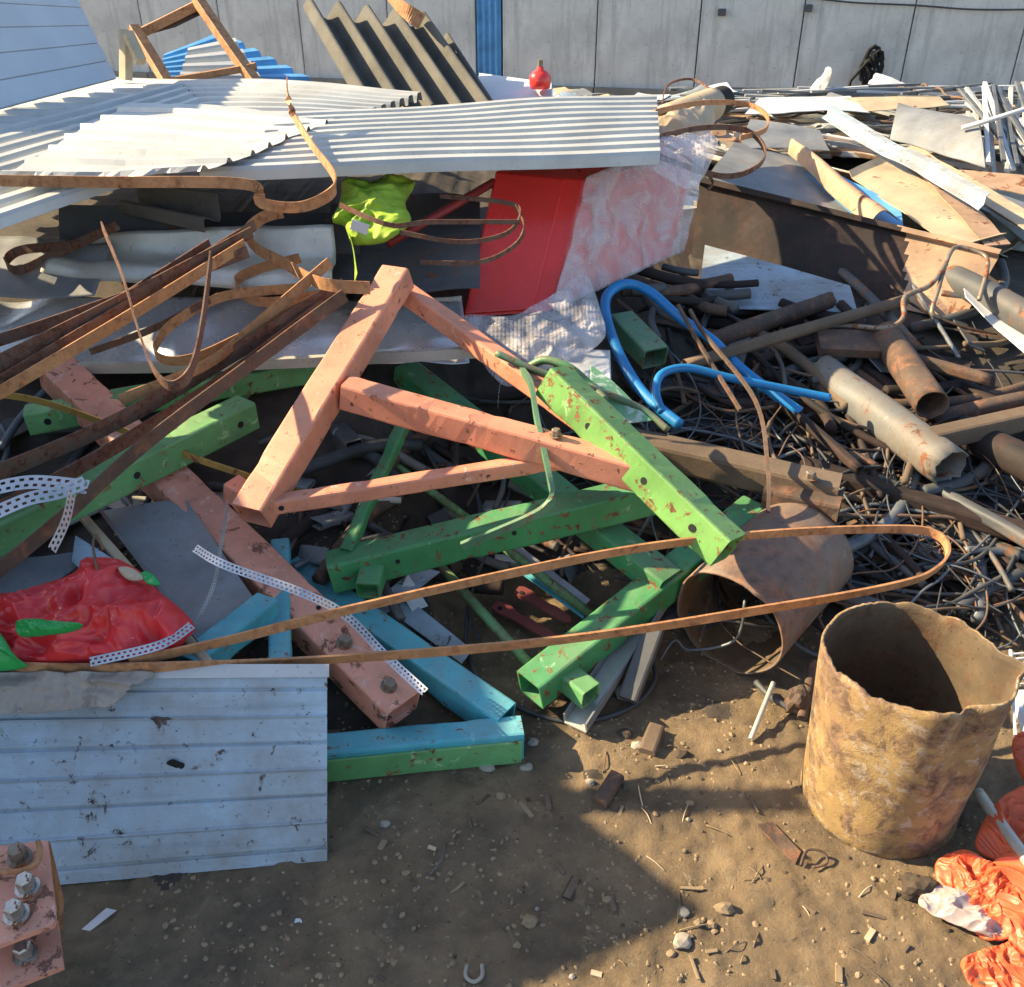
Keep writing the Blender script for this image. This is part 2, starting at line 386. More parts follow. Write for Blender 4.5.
M['bagred'] = mat('red_plastic_bag', (.62, .03, .035), dirt=.14, rough=.28, vary=.15, bump=.05, scuff=.25, scuffcol=(.75, .45, .42), dirtcol=(.25, .08, .06))
M['baggreen'] = mat('green_plastic', (.02, .33, .07), dirt=.1, rough=.3, bump=.05)
M['lime'] = mat('lime_fabric', (.28, .43, .03), dirt=.12, rough=.6, bump=.2)
M['bagorange'] = mat('orange_plastic', (.72, .12, .04), dirt=.3, rough=.42, bump=.1, scuff=.3, scuffcol=(.8, .5, .4), dirtcol=(.3, .12, .07))
M['clearbag'] = mat('milky_plastic', (.62, .58, .58), dirt=.3, rough=.25, bump=.1)
M['clearfilm'] = mat('torn_film', (.5, .42, .40), dirt=.6, rough=.2, bump=.1, scuff=.6, scuffcol=(.55, .2, .12))
M['mudfilm'] = mat('muddy_plastic', (.42, .37, .31), dirt=.8, rough=.4, dirtcol=(.16, .13, .11), scuff=.6, scuffcol=(.22, .19, .16))
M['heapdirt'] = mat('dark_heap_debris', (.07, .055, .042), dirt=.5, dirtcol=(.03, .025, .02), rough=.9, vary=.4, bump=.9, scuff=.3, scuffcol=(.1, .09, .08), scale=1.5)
M['clod'] = mat('soil_clod', (.29, .21, .125), dirt=.4, rough=.95, bump=.8)
M['darkclod'] = mat('dark_soil_clod', (.07, .05, .035), dirt=.4, rough=.95, bump=.8)
M['stone'] = mat('pale_stone', (.36, .32, .26), dirt=.3, rough=.9)
M['cyan'] = mat('cyan_plastic', (.12, .48, .58), dirt=.2, rough=.4)
M['yellow'] = mat('ochre_paint', (.42, .26, .06), dirt=.3, rust=.3, rough=.5)
# bubble wrap: a thin, slightly milky clear film with small domes
m = bpy.data.materials.new('bubble_wrap'); m.use_nodes = True; t = m.node_tree; b = t.nodes['Principled BSDF']
b.inputs['Base Color'].default_value = (.80, .76, .78, 1); b.inputs['Roughness'].default_value = .22
tr = t.nodes.new('ShaderNodeBsdfTransparent'); mx = t.nodes.new('ShaderNodeMixShader'); 
tc = t.nodes.new('ShaderNodeTexCoord'); vo = t.nodes.new('ShaderNodeTexVoronoi'); vo.inputs['Scale'].default_value = 85; vo.inputs['Randomness'].default_value = .12
t.links.new(tc.outputs['Object'], vo.inputs['Vector'])
nz_ = t.nodes.new('ShaderNodeTexNoise'); nz_.inputs['Scale'].default_value = 9; nz_.inputs['Detail'].default_value = 7; nz_.inputs['Distortion'].default_value = 1.2; t.links.new(tc.outputs['Object'], nz_.inputs['Vector'])
mr = t.nodes.new('ShaderNodeMapRange'); mr.inputs['From Min'].default_value = .35; mr.inputs['From Max'].default_value = .7; mr.inputs['To Min'].default_value = .16; mr.inputs['To Max'].default_value = .52; t.links.new(nz_.outputs['Fac'], mr.inputs['Value'])
bp = t.nodes.new('ShaderNodeBump'); bp.inputs['Strength'].default_value = .8; bp.inputs['Distance'].default_value = .004; bp.invert = True; t.links.new(vo.outputs['Distance'], bp.inputs['Height']); t.links.new(bp.outputs[0], b.inputs['Normal'])
out = t.nodes['Material Output']; t.links.new(mr.outputs[0], mx.inputs[0]); t.links.new(tr.outputs[0], mx.inputs[1]); t.links.new(b.outputs[0], mx.inputs[2]); t.links.new(mx.outputs[0], out.inputs['Surface'])
M['bubble'] = m
# soil
m = mat('yard_soil', (.27, .19, .108), dirt=.5, dirtcol=(.08, .065, .05), rough=.92, vary=.35, bump=1, scuff=.5, scuffcol=(.32, .25, .165), scale=1.2, bdist=.011, bs=95)
M['soil'] = m
# ---------------------------------------------------------------- ground
def axis(fine0, fine1, step, lo, hi, g=1.18):
    a = []; x = fine0
    while x < fine1: a.append(x); x += step
    s = step; x = a[-1]
    while x < hi: s *= g; x += s; a.append(x)
    s = step; x = a[0]; b = []
    while x > lo: s *= g; x -= s; b.append(x)
    return b[::-1] + a
xs = axis(-1.25, 1.45, .009, -70, 70); ys = axis(.75, 2.35, .009, -40, 120)
vs = []
for y in ys:
    for x in xs:
        p = (x, y, 0)
        z = mound(x, y)
        if -3 < x < 4 and -1 < y < 6:
            ridg = 1 - abs(n3(p, 7, 1)) * 2
            z += .008 * n3(p, 2.2) + .004 * n3(p, 9, 2) + .006 * n3(p, 26, 3) + .0045 * max(0, n3(p, 55, 4)) * (1 + 2 * max(0, n3(p, 3, 8)))
            z += .0035 * (1 - 2 * abs(n3(p, 33, 9))) + .004 * max(0, n3(p, 17, 12)) * (1 + n3(p, 4, 3))
        vs.append((x, y, z))
nx = len(xs); fs = [(j * nx + i, j * nx + i + 1, (j + 1) * nx + i + 1, (j + 1) * nx + i) for j in range(len(ys) - 1) for i in range(nx - 1)]
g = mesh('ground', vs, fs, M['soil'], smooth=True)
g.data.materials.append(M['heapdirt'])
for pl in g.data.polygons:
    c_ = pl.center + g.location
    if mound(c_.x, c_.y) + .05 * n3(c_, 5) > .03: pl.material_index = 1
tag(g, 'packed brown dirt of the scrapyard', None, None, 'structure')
def gz(x, y):
    p = (x, y, 0)
    return mound(x, y) + .008 * n3(p, 2.2) + .004 * n3(p, 9, 2) + .006 * n3(p, 26, 3)
# ---------------------------------------------------------------- concrete wall
def wallY(x): return 10.35 - .2 * x
def wallpt(px, py):
    d = ray(px, py); t = 10.35 / (d.y + .2 * d.x); return V((0, 0, CH)) + d * t
jx = [wallpt(px, 0).x for px in (-1500, -1300, -1120, -960, -820, -690, -570, -465, -370, -280, -190, -105, -22, 57, 137, 216, 297, 386, 475)]
jx2 = [wallpt(px, 0).x for px in (502, 598, 702, 806, 917, 1032, 1155, 1290, 1440)]
wall = empty('concrete_wall', (0, 10.35, 0), 'long grey precast concrete wall across the back of the yard', 'wall')
wn = V((.2, 1, 0)).normalized()
def wbox(x0, x1, z0, z1, off, th, matn, name, parent, bev=.008):
    a = V((x0, wallY(x0), 0)) + wn * off; b = V((x1, wallY(x1), 0)) + wn * off
    t = (b - a).normalized()
    pts = []
    for (p, s) in ((a, 1), (b, -1)):
        for z in (z0, z1): pts.append((p, s, z))
    vs = [a + V((0, 0, z0)) + t * bev, b + V((0, 0, z0)) - t * bev, b + V((0, 0, z1)) - t * bev, a + V((0, 0, z1)) + t * bev]
    vs2 = [a + V((0, 0, z0)) + wn * bev, b + V((0, 0, z0)) + wn * bev, b + V((0, 0, z1)) + wn * bev, a + V((0, 0, z1)) + wn * bev]
    vs3 = [v + wn * th for v in vs2]
    return mesh(name, vs + vs2 + vs3, [(0, 1, 2, 3)] + [(i, i + 4, (i + 1) % 4 + 4, (i + 1) % 4) for i in range(4)] + [(i + 4, i + 8, (i + 1) % 4 + 8, (i + 1) % 4 + 4) for i in range(4)] + [(11, 10, 9, 8)], M[matn], parent)
for J in (jx, jx2):
    for i in range(len(J) - 1):
        wbox(J[i] + .005, J[i + 1] - .005, 0, 2.9, .0, .14, 'concrete', 'wall_panel', wall)
        wbox(J[i] + .004, J[i + 1] - .004, -.05, .12, -.07, .06, 'footing', 'footing', wall, .006)
wbox(jx[0], jx2[-1], 0, 2.8, .18, .02, 'black', 'back_slab', wall)
# blue corrugated strip closing the gap
a = V((jx[-1] + .01, wallY(jx[-1]) + .02, .16)); b = V((jx2[0] - .01, wallY(jx2[0]) + .02, .16))
vs, fs = sheet((a, b, b + V((0, 0, 2.7)), a + V((0, 0, 2.7))), 40, 2, lambda u, v, p: .012 * math.sin(u * 2 * math.pi * 4), .004)
tag(mesh('corrugated_strip', vs, fs, M['bluesheet']), 'narrow blue corrugated sheet closing the gap in the concrete wall', 'metal sheet')
vs, fs = boxtube(a - V((0, .06, .09)), b - V((0, .06, .09)), .08, .12, solid=True)
tag(mesh('wooden_block', vs, fs, M['rust']), 'brown block at the foot of the blue strip in the wall', 'block')
# cable on the wall and coil
pts = [wallpt(x, y) - wn * .03 for x, y in ((800, -4), (850, 2), (915, 5), (970, 9), (1030, 9), (1100, 6))]
tag(mesh('wall_cable', *tube(catmull(pts), .008, 6), M['wire'], smooth=True), 'thin cable sagging along the top right of the concrete wall', 'cable')
pts = []
cc = wallpt(870, 66) - wn * .08
wt = V((1, -.2, 0)).normalized()
for i in range(110):
    a = i * .42; r = .02 + .13 * abs(math.sin(i * .37)) + .03 * noise.noise(V((i * .13, 0, 0)))
    pts.append(cc + wt * (math.cos(a) * r * .62 + .02 * noise.noise(V((i * .2, 5, 0)))) + V((0, 0, math.sin(a) * r * 1.15)) - wn * (.04 + .04 * noise.noise(V((i * .3, 9, 0)))))
pts += [cc + V((-.2, -.1, -.1)), cc + V((-.22, -.1, -.25))]
tag(mesh('cable_coil', *tube(pts, .015, 6), M['black'], smooth=True), 'tangled coil of black cable hanging on the concrete wall', 'cable coil')
for px, py in ((808, 8), (722, 12)):
    tag(mesh('wall_bracket', *boxtube(wallpt(px - 4, py) - wn * .03, wallpt(px + 4, py) - wn * .03, .04, .06, solid=True), M['darkmetal']),
        'small dark bracket on the concrete wall, ' + ('at the cable' if px == 808 else 'left of the cable'), 'bracket')
# ---------------------------------------------------------------- unseen plates and pole added at left, shaped to shade the foreground
X0 = -2.35
kz = math.tan(SUN_EL) / math.cos(SUN_A)
def occ(x, y, z=0):                    # where the plane x=X0 is crossed by the sun ray reaching (x,y,z)
    return V((X0, y + (x - X0) * math.tan(SUN_A), z + (x - X0) * kz))
def gp(px, py, z=0): q = Q(px, py, z); return occ(q.x, q.y, z)
tip, e1, e2 = gp(702, 914), gp(566, 806), gp(520, 990)
base = lambda y: V((X0, y, 0))
back1 = V((X0, e1.y + .10, e1.z - .02))
plate_poly = [base(e2.y - 1.4), base(e1.y + .55), V((X0, e1.y + .55, e1.z - .02)), e1, tip, e2, V((X0, e2.y - 1.4, e2.z - .75))]
vs, fs = prism(plate_poly, .03, V((1, 0, 0)))
tag(mesh('shade_plate', vs, fs, M['rust']), 'unseen rusty plate added left of the blue sheet, outlined for its shadow', 'steel plate')
q = [V((X0 + .1, 2.52, 0)), V((X0 + .1, 3.02, 0)), V((X0 + .1, 3.0, 1.22)), V((X0 + .1, 2.78, 1.34)), V((X0 + .1, 2.55, 1.28))]
tag(mesh('shade_plate', *prism(q, .02, V((1, 0, 0))), M['grey']), 'unseen grey plate added farther back on the left to block sun', 'steel plate')
a = gp(600, 803); b = gp(815, 800)
tag(mesh('shade_pole', *tube([V((X0 - .05, a.y - .25, a.z - .55)), V((X0 - .05, a.y, a.z)), V((X0 - .05, b.y, b.z))], .035, 10), M['rust']), 'unseen rusty pole added among the left plates for its shadow strip', 'pole')
# ---------------------------------------------------------------- ribbed sheets on top of the heap
def ribbed(name, c, nrib, amp, m, label, along='u', duty=.28, sl=.12, wave=.0, edge=0, n_per=12, th=.0015, smooth=False, cat='metal sheet', bend=None):
    N = nrib * n_per
    def fn(u, v, p):
        t = v if along == 'u' else u
        h = amp * trap(t * nrib, duty, sl) + wave * n3(p, 1.6, 1)
        if bend: h += bend(u, v)
        return h
    nu, nv = (24, N) if along == 'u' else (N, 24)
    vs, fs = sheet(c, nu, nv, fn, th, edge)
    return tag(mesh(name, vs, fs, M[m], smooth=smooth), label, cat)
ribbed('ribbed_sheet', (Q(-160, 150, .975), Q(330, 132, .99), Q(425, 97, 1.01), Q(40, 74, 1.01)), 10, .034, 'galv', 'pale ribbed roofing sheet at the back of the pile, partly in blue shade', duty=.45, wave=.02)
ribbed('ribbed_sheet', (Q(-70, 252, .93), Q(235, 150, 1.0), Q(180, 86, 1.02), Q(-70, 150, .99)), 9, .032, 'galv', 'ribbed sheet at the far left whose front corner sticks out under the strap', duty=.45, wave=.015)
ribbed('ribbed_sheet', (Q(200, 181, .995), Q(659, 165, .985), Q(656, 101, 1.02), Q(300, 121, 1.03)), 10, .038, 'galv', 'long ribbed pale sheet whose right end overhangs the red cabinet', duty=.5, wave=.012)
ribbed('ribbed_sheet', (Q(2, 178, 1.03), Q(205, 181, 1.025), Q(338, 118, 1.055), Q(128, 101, 1.055)), 7, .014, 'galv', 'smooth sunlit sheet with thin ribs and a torn right edge behind the strap', duty=.1, sl=.06, wave=.02, edge=.03, bend=lambda u, v: .05 * max(0, u - .5) * (1 - v))
# shaded siding panel leaning at the top left
ribbed('siding_panel', (D(-120, 142, 3.35), D(118, 78, 4.35), D(48, -62, 4.75), D(-190, -150, 3.9)), 8, -.012, 'siding', 'large smooth blue grey siding panel leaning at the top left corner', duty=.03, sl=.02, wave=.01, n_per=30)
# small blue corrugated sheet and rusty frame behind
ribbed('corrugated_sheet', (D(160, 84, 5.2), D(312, 84, 5.4), D(215, 33, 5.9), D(165, 58, 5.6)), 6, .03, 'bluesheet', 'blue ribbed sheet lying behind the rusty frame at the upper left', duty=.4)
ribbed('corrugated_sheet', (D(180, 82, 5.0), D(262, 84, 5.1), D(232, 38, 5.5), D(190, 50, 5.4)), 4, .03, 'galv', 'short grey ribbed piece seen through the rusty frame', duty=.4)
fr = empty('rusty_rack', D(200, 80, 4.8), 'rusty rectangular metal frame sticking up in front of the wall', 'frame')
def fbar(a, b, w, par, m='strap', h=None, name='bar', roll=0): return mesh(name, *boxtube(a, b, w, h or w, solid=True, c=.003, roll=roll), M[m], par)
fbar(D(134, 28, 4.8), D(167, 82, 4.6), .045, fr); fbar(D(197, -2, 4.9), D(256, 84, 4.6), .045, fr)
fbar(D(138, 34, 4.82), D(202, 2, 4.92), .04, fr); fbar(D(165, 82, 4.62), D(256, 66, 4.66), .03, fr)
mesh('flap', *prism([D(142, 36, 4.84), D(203, 6, 4.93), D(202, 14, 4.9), D(175, 27, 4.86), D(144, 34, 4.83)], .004), M['rust'], fr)
st = empty('wooden_stake', D(126, 78, 4.5), 'pale splintered wooden stake left of the rusty frame', 'stake')
fbar(D(126, 30, 4.5), D(126, 80, 4.45), .04, st, 'palewood', name='post'); fbar(D(128, 34, 4.47), D(141, 62, 4.4), .04, st, 'palewood', name='brace')
# fibre cement sheet
c = (D(365, 112, 4.3), D(505, 114, 4.45), D(438, 22, 5.0), D(303, 6, 4.9))
vs, fs = sheet(c, 90, 16, lambda u, v, p: .045 * math.sin(u * 2 * math.pi * 4.8), .012)
tag(mesh('corrugated_sheet', vs, fs, M['cement'], smooth=False), 'dark grey wavy fibre cement sheet leaning against the pile', 'roof sheet')
c = (D(420, 112, 4.55), D(500, 112, 4.65), D(452, 42, 5.1), D(400, 28, 5.0))
vs, fs = sheet(c, 50, 16, lambda u, v, p: .045 * math.sin(u * 2 * math.pi * 2.5), .012)
tag(mesh('corrugated_sheet', vs, fs, M['cement']), 'second wavy cement sheet behind the leaning one', 'roof sheet')
tag(mesh('rusty_strip', *ribbon(catmull([D(388, -8, 4.95), D(400, 6, 4.85), D(410, 14, 4.8), D(422, 22, 4.8)]), .07, .004), M['strap']), 'curled rusty strip on top of the dark wavy sheet', 'metal strip')
# white tray with a red knob
wb = empty('white_casing', Q(518, 108, .95), 'white sheet metal casing behind the dark wavy sheet', 'casing')
mesh('casing_body', *prism([D(478, 108, 4.7), D(552, 110, 4.6), D(552, 88, 4.8), D(480, 78, 5.1)], .05), M['white'], wb)
mesh('casing_edge', *tube([D(480, 77, 5.1), D(552, 87, 4.8)], .012, 6), M['bluesheet'], wb)
rk = empty('red_valve', D(540, 88, 4.7), 'small red round valve standing on the white casing', 'valve')
c0 = D(540, 88, 4.7); vs, fs = [], []
prof = [(.0, 0), (.045, 0), (.05, .02), (.05, .05), (.035, .07), (.018, .078), (.015, .09), (.0, .092)]
def lathe(c, prof, n=24, ax=V((0, 0, 1))):
    vs, fs = [], []; s = ax.cross(V((.2, 1, .1))).normalized(); u = ax.cross(s)
    for r, z in prof:
        for k in range(n): a = 2 * math.pi * k / n; vs.append(V(c) + ax * z + (s * math.cos(a) + u * math.sin(a)) * max(r, .0005))
    for i in range(len(prof) - 1):
        for k in range(n): fs.append((i * n + k, i * n + (k + 1) % n, (i + 1) * n + (k + 1) % n, (i + 1) * n + k))
    return vs, fs
mesh('valve_body', *lathe(c0, prof), M['red'], rk, smooth=True); mesh('valve_stem', *lathe(c0 + V((0, 0, .09)), [(0, 0), (.012, 0), (.012, .03), (0, .03)], 10), M['boltm'], rk)
# ---------------------------------------------------------------- silver sheets under the straps
def crump(u, v, p): return .02 * n3(p, 2.4, 2) + .012 * (1 - 2 * abs(n3(p, 5, 4)))
vs, fs = sheet((P(-60, 372, .07), Q(470, 366, .55), Q(462, 298, .62), P(-60, 300, .1)), 110, 30, lambda u, v, p: .035 * n3(p, 3, 2) + .03 * (1 - 2 * abs(n3(p, 4.5, 4))), .002)
tag(mesh('silver_sheet', vs, fs, M['shiny'], smooth=True), 'long crumpled silver sheet running behind the orange truss', 'metal sheet')
vs, fs = ribbon(catmull([P(-60, 368, .1), Q(200, 366, .55), Q(478, 352, .6)]), .03, .02)
tag(mesh('sheet_edge_rail', *merge([(vs, fs)]), M['galv_shade']), 'straight silver rail along the lower edge of the crumpled sheet', 'rail')
vs, fs = sheet((Q(40, 275, .72), Q(335, 300, .68), Q(335, 232, .82), Q(95, 236, .8)), 60, 20, lambda u, v, p: crump(u, v, p) + .03 * math.sin(v * 7), .002)
tag(mesh('silver_sheet', vs, fs, M['galv_shade'], smooth=True), 'upper silver sheet in the shade below the ribbed roofing', 'metal sheet')
vs, fs = sheet((Q(-40, 300, .68), Q(95, 296, .68), Q(110, 240, .8), Q(-40, 238, .78)), 40, 16, crump, .002)
tag(mesh('grey_sheet', vs, fs, M['grey'], smooth=True), 'dull grey sheet at the left edge under the roofing corner', 'metal sheet')
vs, fs = sheet((Q(120, 212, .86), Q(205, 232, .84), Q(225, 196, .92), Q(145, 186, .92)), 24, 20, lambda u, v, p: .03 * math.sin(v * 9), .003)
tag(mesh('ridge_piece', vs, fs, M['cement']), 'folded grey ridge piece under the smooth sunlit sheet', 'metal sheet')
vs, fs = sheet((Q(575, 398, .47), Q(612, 402, .47), Q(610, 352, .52), Q(560, 350, .52)), 20, 20, crump, .002)
tag(mesh('silver_sheet', vs, fs, M['white'], smooth=True), 'small bright sheet corner right of the bubble wrap', 'metal sheet')
# dark backing scrap under the roofing
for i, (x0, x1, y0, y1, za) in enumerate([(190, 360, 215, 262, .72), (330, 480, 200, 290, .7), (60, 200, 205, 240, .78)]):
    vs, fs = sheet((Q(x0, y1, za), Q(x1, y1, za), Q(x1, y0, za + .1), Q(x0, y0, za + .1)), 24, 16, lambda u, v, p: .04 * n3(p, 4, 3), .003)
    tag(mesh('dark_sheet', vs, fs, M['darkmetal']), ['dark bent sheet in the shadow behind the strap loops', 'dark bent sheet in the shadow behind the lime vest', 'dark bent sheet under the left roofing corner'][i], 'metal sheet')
# ---------------------------------------------------------------- rusty flat straps
def strap(pts, w, label, m='strap', up=V((0, 0, 1)), th=.004, seg=8, twist=0, grp='bent rusty steel straps', wob=.25):
    pp = [Q(*p) if len(p) == 3 else p for p in pts]
    vs, fs = ribbon(catmull(pp, seg), w, th, up, twist, wob)
    return tag(mesh('steel_strap', vs, fs, M[m]), label, 'steel strap', grp)
strap([(-40, 180, 1.06), (100, 182, 1.06), (245, 184, 1.05), (262, 203, 1.0), (300, 207, .98), (330, 194, 1.02), (334, 176, 1.05), (314, 148, 1.06), (295, 118, 1.1), (288, 98, 1.16), (287, 80, 1.2)], .03, 'rusty strap lying across the roofing and curling up into a hook at its right end')
strap([(370, 288, .80), (320, 283, .80), (282, 262, .80), (256, 248, .80), (248, 232, .84), (262, 218, .88), (282, 212, .9)], .035, 'curved sunlit strap sweeping below the hook toward the truss top')
strap([(345, 290, .72), (275, 302, .70), (245, 296, .71), (236, 282, .73), (255, 270, .76), (300, 258, .79)], .03, 'narrow strap hairpin left of the truss top')
strap([(102, 226, .92), (122, 275, .88), (140, 335, .80), (155, 372, .75), (173, 386, .73), (191, 370, .76), (203, 320, .83), (211, 255, .92)], .028, 'hanging U shaped strap in front of the silver sheet', m='strap_dark')
strap([(300, 288, .74), (225, 296, .72), (175, 322, .68), (156, 345, .65), (160, 358, .64), (185, 360, .64), (225, 345, .66), (330, 290, .75)], .028, 'strap loop crossing behind the hanging U strap')
strap([(118, 225, .86), (60, 252, .78), (20, 270, .75), (6, 262, .76), (22, 250, .79), (70, 246, .82)], .028, 'small strap loop at the left edge under the roofing', m='strap_dark')
for i, (a, b, m_) in enumerate([((255, 225, .9), (-30, 400, .66), 'strap_dark'), ((252, 232, .9), (-30, 375, .70), 'strap_dark'), ((245, 244, .88), (-30, 410, .65), 'strap'), ((248, 252, .86), (-30, 350, .72), 'strap_dark'), ((210, 244, .88), (-30, 392, .66), 'strap_dark')]):  # darker strap material imitates shade on most of the bundle
    strap([a, tuple((a[k] + b[k]) / 2 + (0, 2, .01)[k] for k in range(3)), b], .032, 'straight strap of the sunlit bundle slanting to the left edge', m=m_, grp='straight straps of the sunlit bundle')
strap([(345, 285, .78), (240, 350, .66), (120, 420, .58), (-20, 480, .54)], .045, 'wide dark strap crossing above the upper green beam', m='strap_dark')
strap([(340, 292, .76), (235, 372, .62), (110, 450, .54), (-20, 520, .50)], .040, 'dark strap crossing the end of the upper green beam', m='strap_dark')
strap([(345, 295, .78), (270, 350, .68), (150, 440, .58), (60, 520, .50), (-20, 585, .46)], .038, 'lowest dark strap crossing the faded green beam', m='rust')
strap([(330, 262, .84), (250, 330, .7), (205, 365, .66), (120, 400, .6)], .03, 'short strap end in front of the silver sheet', m='strap')
strap([(210, 300, .72), (150, 330, .66), (90, 352, .62)], .02, 'short thin strap lying on the left of the silver sheet', m='strap_dark')
strap([(-30, 392, .6), (50, 404, .56), (200, 460, .44), (300, 492, .40)], .02, 'thin ochre strip passing under the green beams', m='yellow')
strap([(0, 666, .36), (110, 668, .36), (320, 660, .335), (560, 640, .335), (790, 605, .335), (900, 584, .34), (935, 570, .34), (948, 552, .35), (937, 535, .36), (900, 529, .37), (780, 533, .39), (640, 548, .41), (480, 580, .40), (340, 612, .39), (230, 640, .37), (130, 662, .36)], .022, 'long sunlit strap hairpin reaching over the green frame to the barrel', th=.006)
# ---------------------------------------------------------------- small machine scrap in the hollow under the frames
rnd = random.Random(5)
def inhull(px, py, x0, x1, y0, y1): return x0 <= px <= x1 and y0 <= py <= y1
def rod(px, py, L, r, az, lift, tilt=0, m='wire', bend=0.0, name='metal_rod', label='', cat='rod', group=None, n=7):
    c = P(px, py, lift); d = V((math.cos(az) * math.cos(tilt), math.sin(az) * math.cos(tilt), math.sin(tilt)))
    pts = []
    for k in range(5):
        f = (k / 4 - .5); p = c + d * L * f
        h = mound(p.x, p.y); p.z = max(p.z * .35 + (h + lift) * .65 + d.z * L * f * .6, h + .01)
        p += V((-d.y, d.x, 0)) * bend * (4 * f * f) * L
        pts.append(p)
    return tag(mesh(name, *tube(catmull(pts, 4 if bend == 0 else 6), r, n), M[m], smooth=True), label, cat, group)
for i in range(46):
    rod(rnd.uniform(290, 620), rnd.uniform(400, 575), rnd.uniform(.12, .4), rnd.choice([.006, .009, .014, .02]), rnd.uniform(0, math.pi), rnd.uniform(0.01, .06), 0, rnd.choice(['darkmetal', 'wire', 'rust_dark', 'greypipe', 'rust']),
        rnd.uniform(-.1, .1), 'metal_bar', 'short dark bar in the hollow beneath the orange truss', 'bar', 'short bars beneath the truss')
for i in range(22):
    px, py = rnd.uniform(295, 610), rnd.uniform(395, 580); c = P(px, py, .03); az = rnd.uniform(0, 3.1); L = rnd.uniform(.05, .14); w = rnd.uniform(.03, .07)
    d = V((math.cos(az), math.sin(az), rnd.uniform(-.3, .3)))
    tag(mesh('steel_offcut', *boxtube(c - d * L / 2, c + d * L / 2, w, w * rnd.uniform(.3, 1), roll=rnd.uniform(0, 1)), M[rnd.choice(['darkmetal', 'grey', 'rust_dark', 'galv_shade', 'rust'])]),
        'small steel box offcut in the hollow beneath the orange truss', 'offcut', 'steel offcuts beneath the truss')
for i in range(14):
    px, py = rnd.uniform(0, 240), rnd.uniform(395, 640)
    c = P(px, py, .03); az = rnd.uniform(0, 3.1); L = rnd.uniform(.15, .35); w = rnd.uniform(.05, .12); d = V((math.cos(az), math.sin(az), rnd.uniform(-.2, .1))); s = d.cross(V((0, 0, 1))).normalized() * w
    tag(mesh('metal_plate', *prism([c - d * L / 2 - s / 2, c + d * L / 2 - s / 2, c + d * L / 2 + s / 2, c - d * L / 2 + s / 2], .004), M[rnd.choice(['grey', 'darkmetal', 'rust', 'galv_shade'])]),
        'dull plate under the green beams on the left', 'plate', 'plates under the left green beams')
for i in range(26):
    rod(rnd.uniform(0, 250), rnd.uniform(390, 600), rnd.uniform(.15, .45), rnd.choice([.004, .008, .012]), rnd.uniform(0, math.pi), rnd.uniform(0.02, .07), 0, rnd.choice(['darkmetal', 'wire', 'rust_dark', 'wire_grey']),
        rnd.uniform(-.2, .2), 'metal_bar', 'thin dark bar under the green beams on the left', 'bar', 'bars under the left green beams')
# ---------------------------------------------------------------- painted frames
def hole(parent, a, b, f, off_s, off_u, r, w, h, up=V((0, 0, 1)), face='s-'):
    a, b = V(a), V(b); t = (b - a).normalized(); s = t.cross(up).normalized(); u = s.cross(t)
    n = {'s-': -s, 's+': s, 'u+': u}[face]; d = (w if face[0] == 's' else h) / 2
    c = a.lerp(b, f) + n * (d + .0015) + (u * off_u if face[0] == 's' else s * off_s)
    e1_ = t; e2_ = n.cross(t)
    pts = [c + (e1_ * math.cos(k / 14 * 6.2832) + e2_ * math.sin(k / 14 * 6.2832)) * r for k in range(14)]
    vs = pts + [p - n * .004 for p in pts]
    fs = [tuple(range(14)), tuple(reversed(range(14, 28)))] + [(i, 14 + i, 14 + (i + 1) % 14, (i + 1) % 14) for i in range(14)]
    return mesh('bolt_hole', vs, fs, M['black'], parent)
def facing(a, b, up=V((0, 0, 1))):
    t = (V(b) - V(a)).normalized(); s = t.cross(up).normalized(); mid = (V(a) + V(b)) / 2
    return 's+' if s.dot(V((0, 0, CH)) - mid) > 0 else 's-'
# orange truss
tr_ = empty('orange_truss', Q(300, 480, .3), 'salmon orange square tube truss resting on the green beams, triangular', 'steel frame')
A0, A1 = Q(398, 276, .78), Q(252, 516, .43)
mesh('beam', *boxtube(A0, A1, .088, .075), M['salmon'], tr_)
B0, B1 = Q(346, 392, .60), Q(640, 474, .48)
mesh('beam', *boxtube(B0, B1, .07, .075), M['salmon'], tr_)
bB = bpy.data.objects[list(WO)[-1]]
C0, C1 = Q(272, 505, .44), Q(560, 460, .47)
mesh('beam', *boxtube(C0, C1, .042, .042), M['salmon'], tr_)
bC = bpy.data.objects[list(WO)[-1]]
D0, D1 = Q(402, 290, .72), Q(640, 462, .49)
mesh('beam', *boxtube(D0, D1, .05, .055), M['salmon'], tr_)
mesh('stub', *boxtube(Q(232, 488, .42), Q(262, 505, .40), .06, .06), M['salmon'], tr_)
0 and mesh('gusset', *prism([Q(548, 428, .545), Q(590, 432, .54), Q(640, 470, .51), Q(630, 486, .50)], .012), M['salmon'], tr_)
hole(bB, B0, B1, .03, 0, 0, .008, .07, .075, face=facing(B0, B1)); hole(bC, C0, C1, .03, 0, 0, .007, .042, .042, face=facing(C0, C1))
bolt(Q(556, 436, .555), (0, 0, 1), .012, .02, M['boltm'], bB)
# long salmon beam
lb = empty('salmon_beam', Q(240, 560, .2), 'long worn salmon beam with two bolts, running down to the dirt beside the teal frame', 'beam')
E0, E1 = Q(58, 372, .52), Q(402, 712, .11)
lbb = mesh('beam_body', *boxtube(E0, E1, .108, .08), M['salmon_worn'], lb)
hole(lbb, E0, E1, .78, -.02, 0, .006, .108, .08, face='u+')
eu = (E1 - E0).normalized(); es = eu.cross(V((0, 0, 1))).normalized(); eup = es.cross(eu)
for f in (.86, .965): bolt(E0.lerp(E1, f) + eup * .041, eup, .014, .022, M['boltm'], lbb)
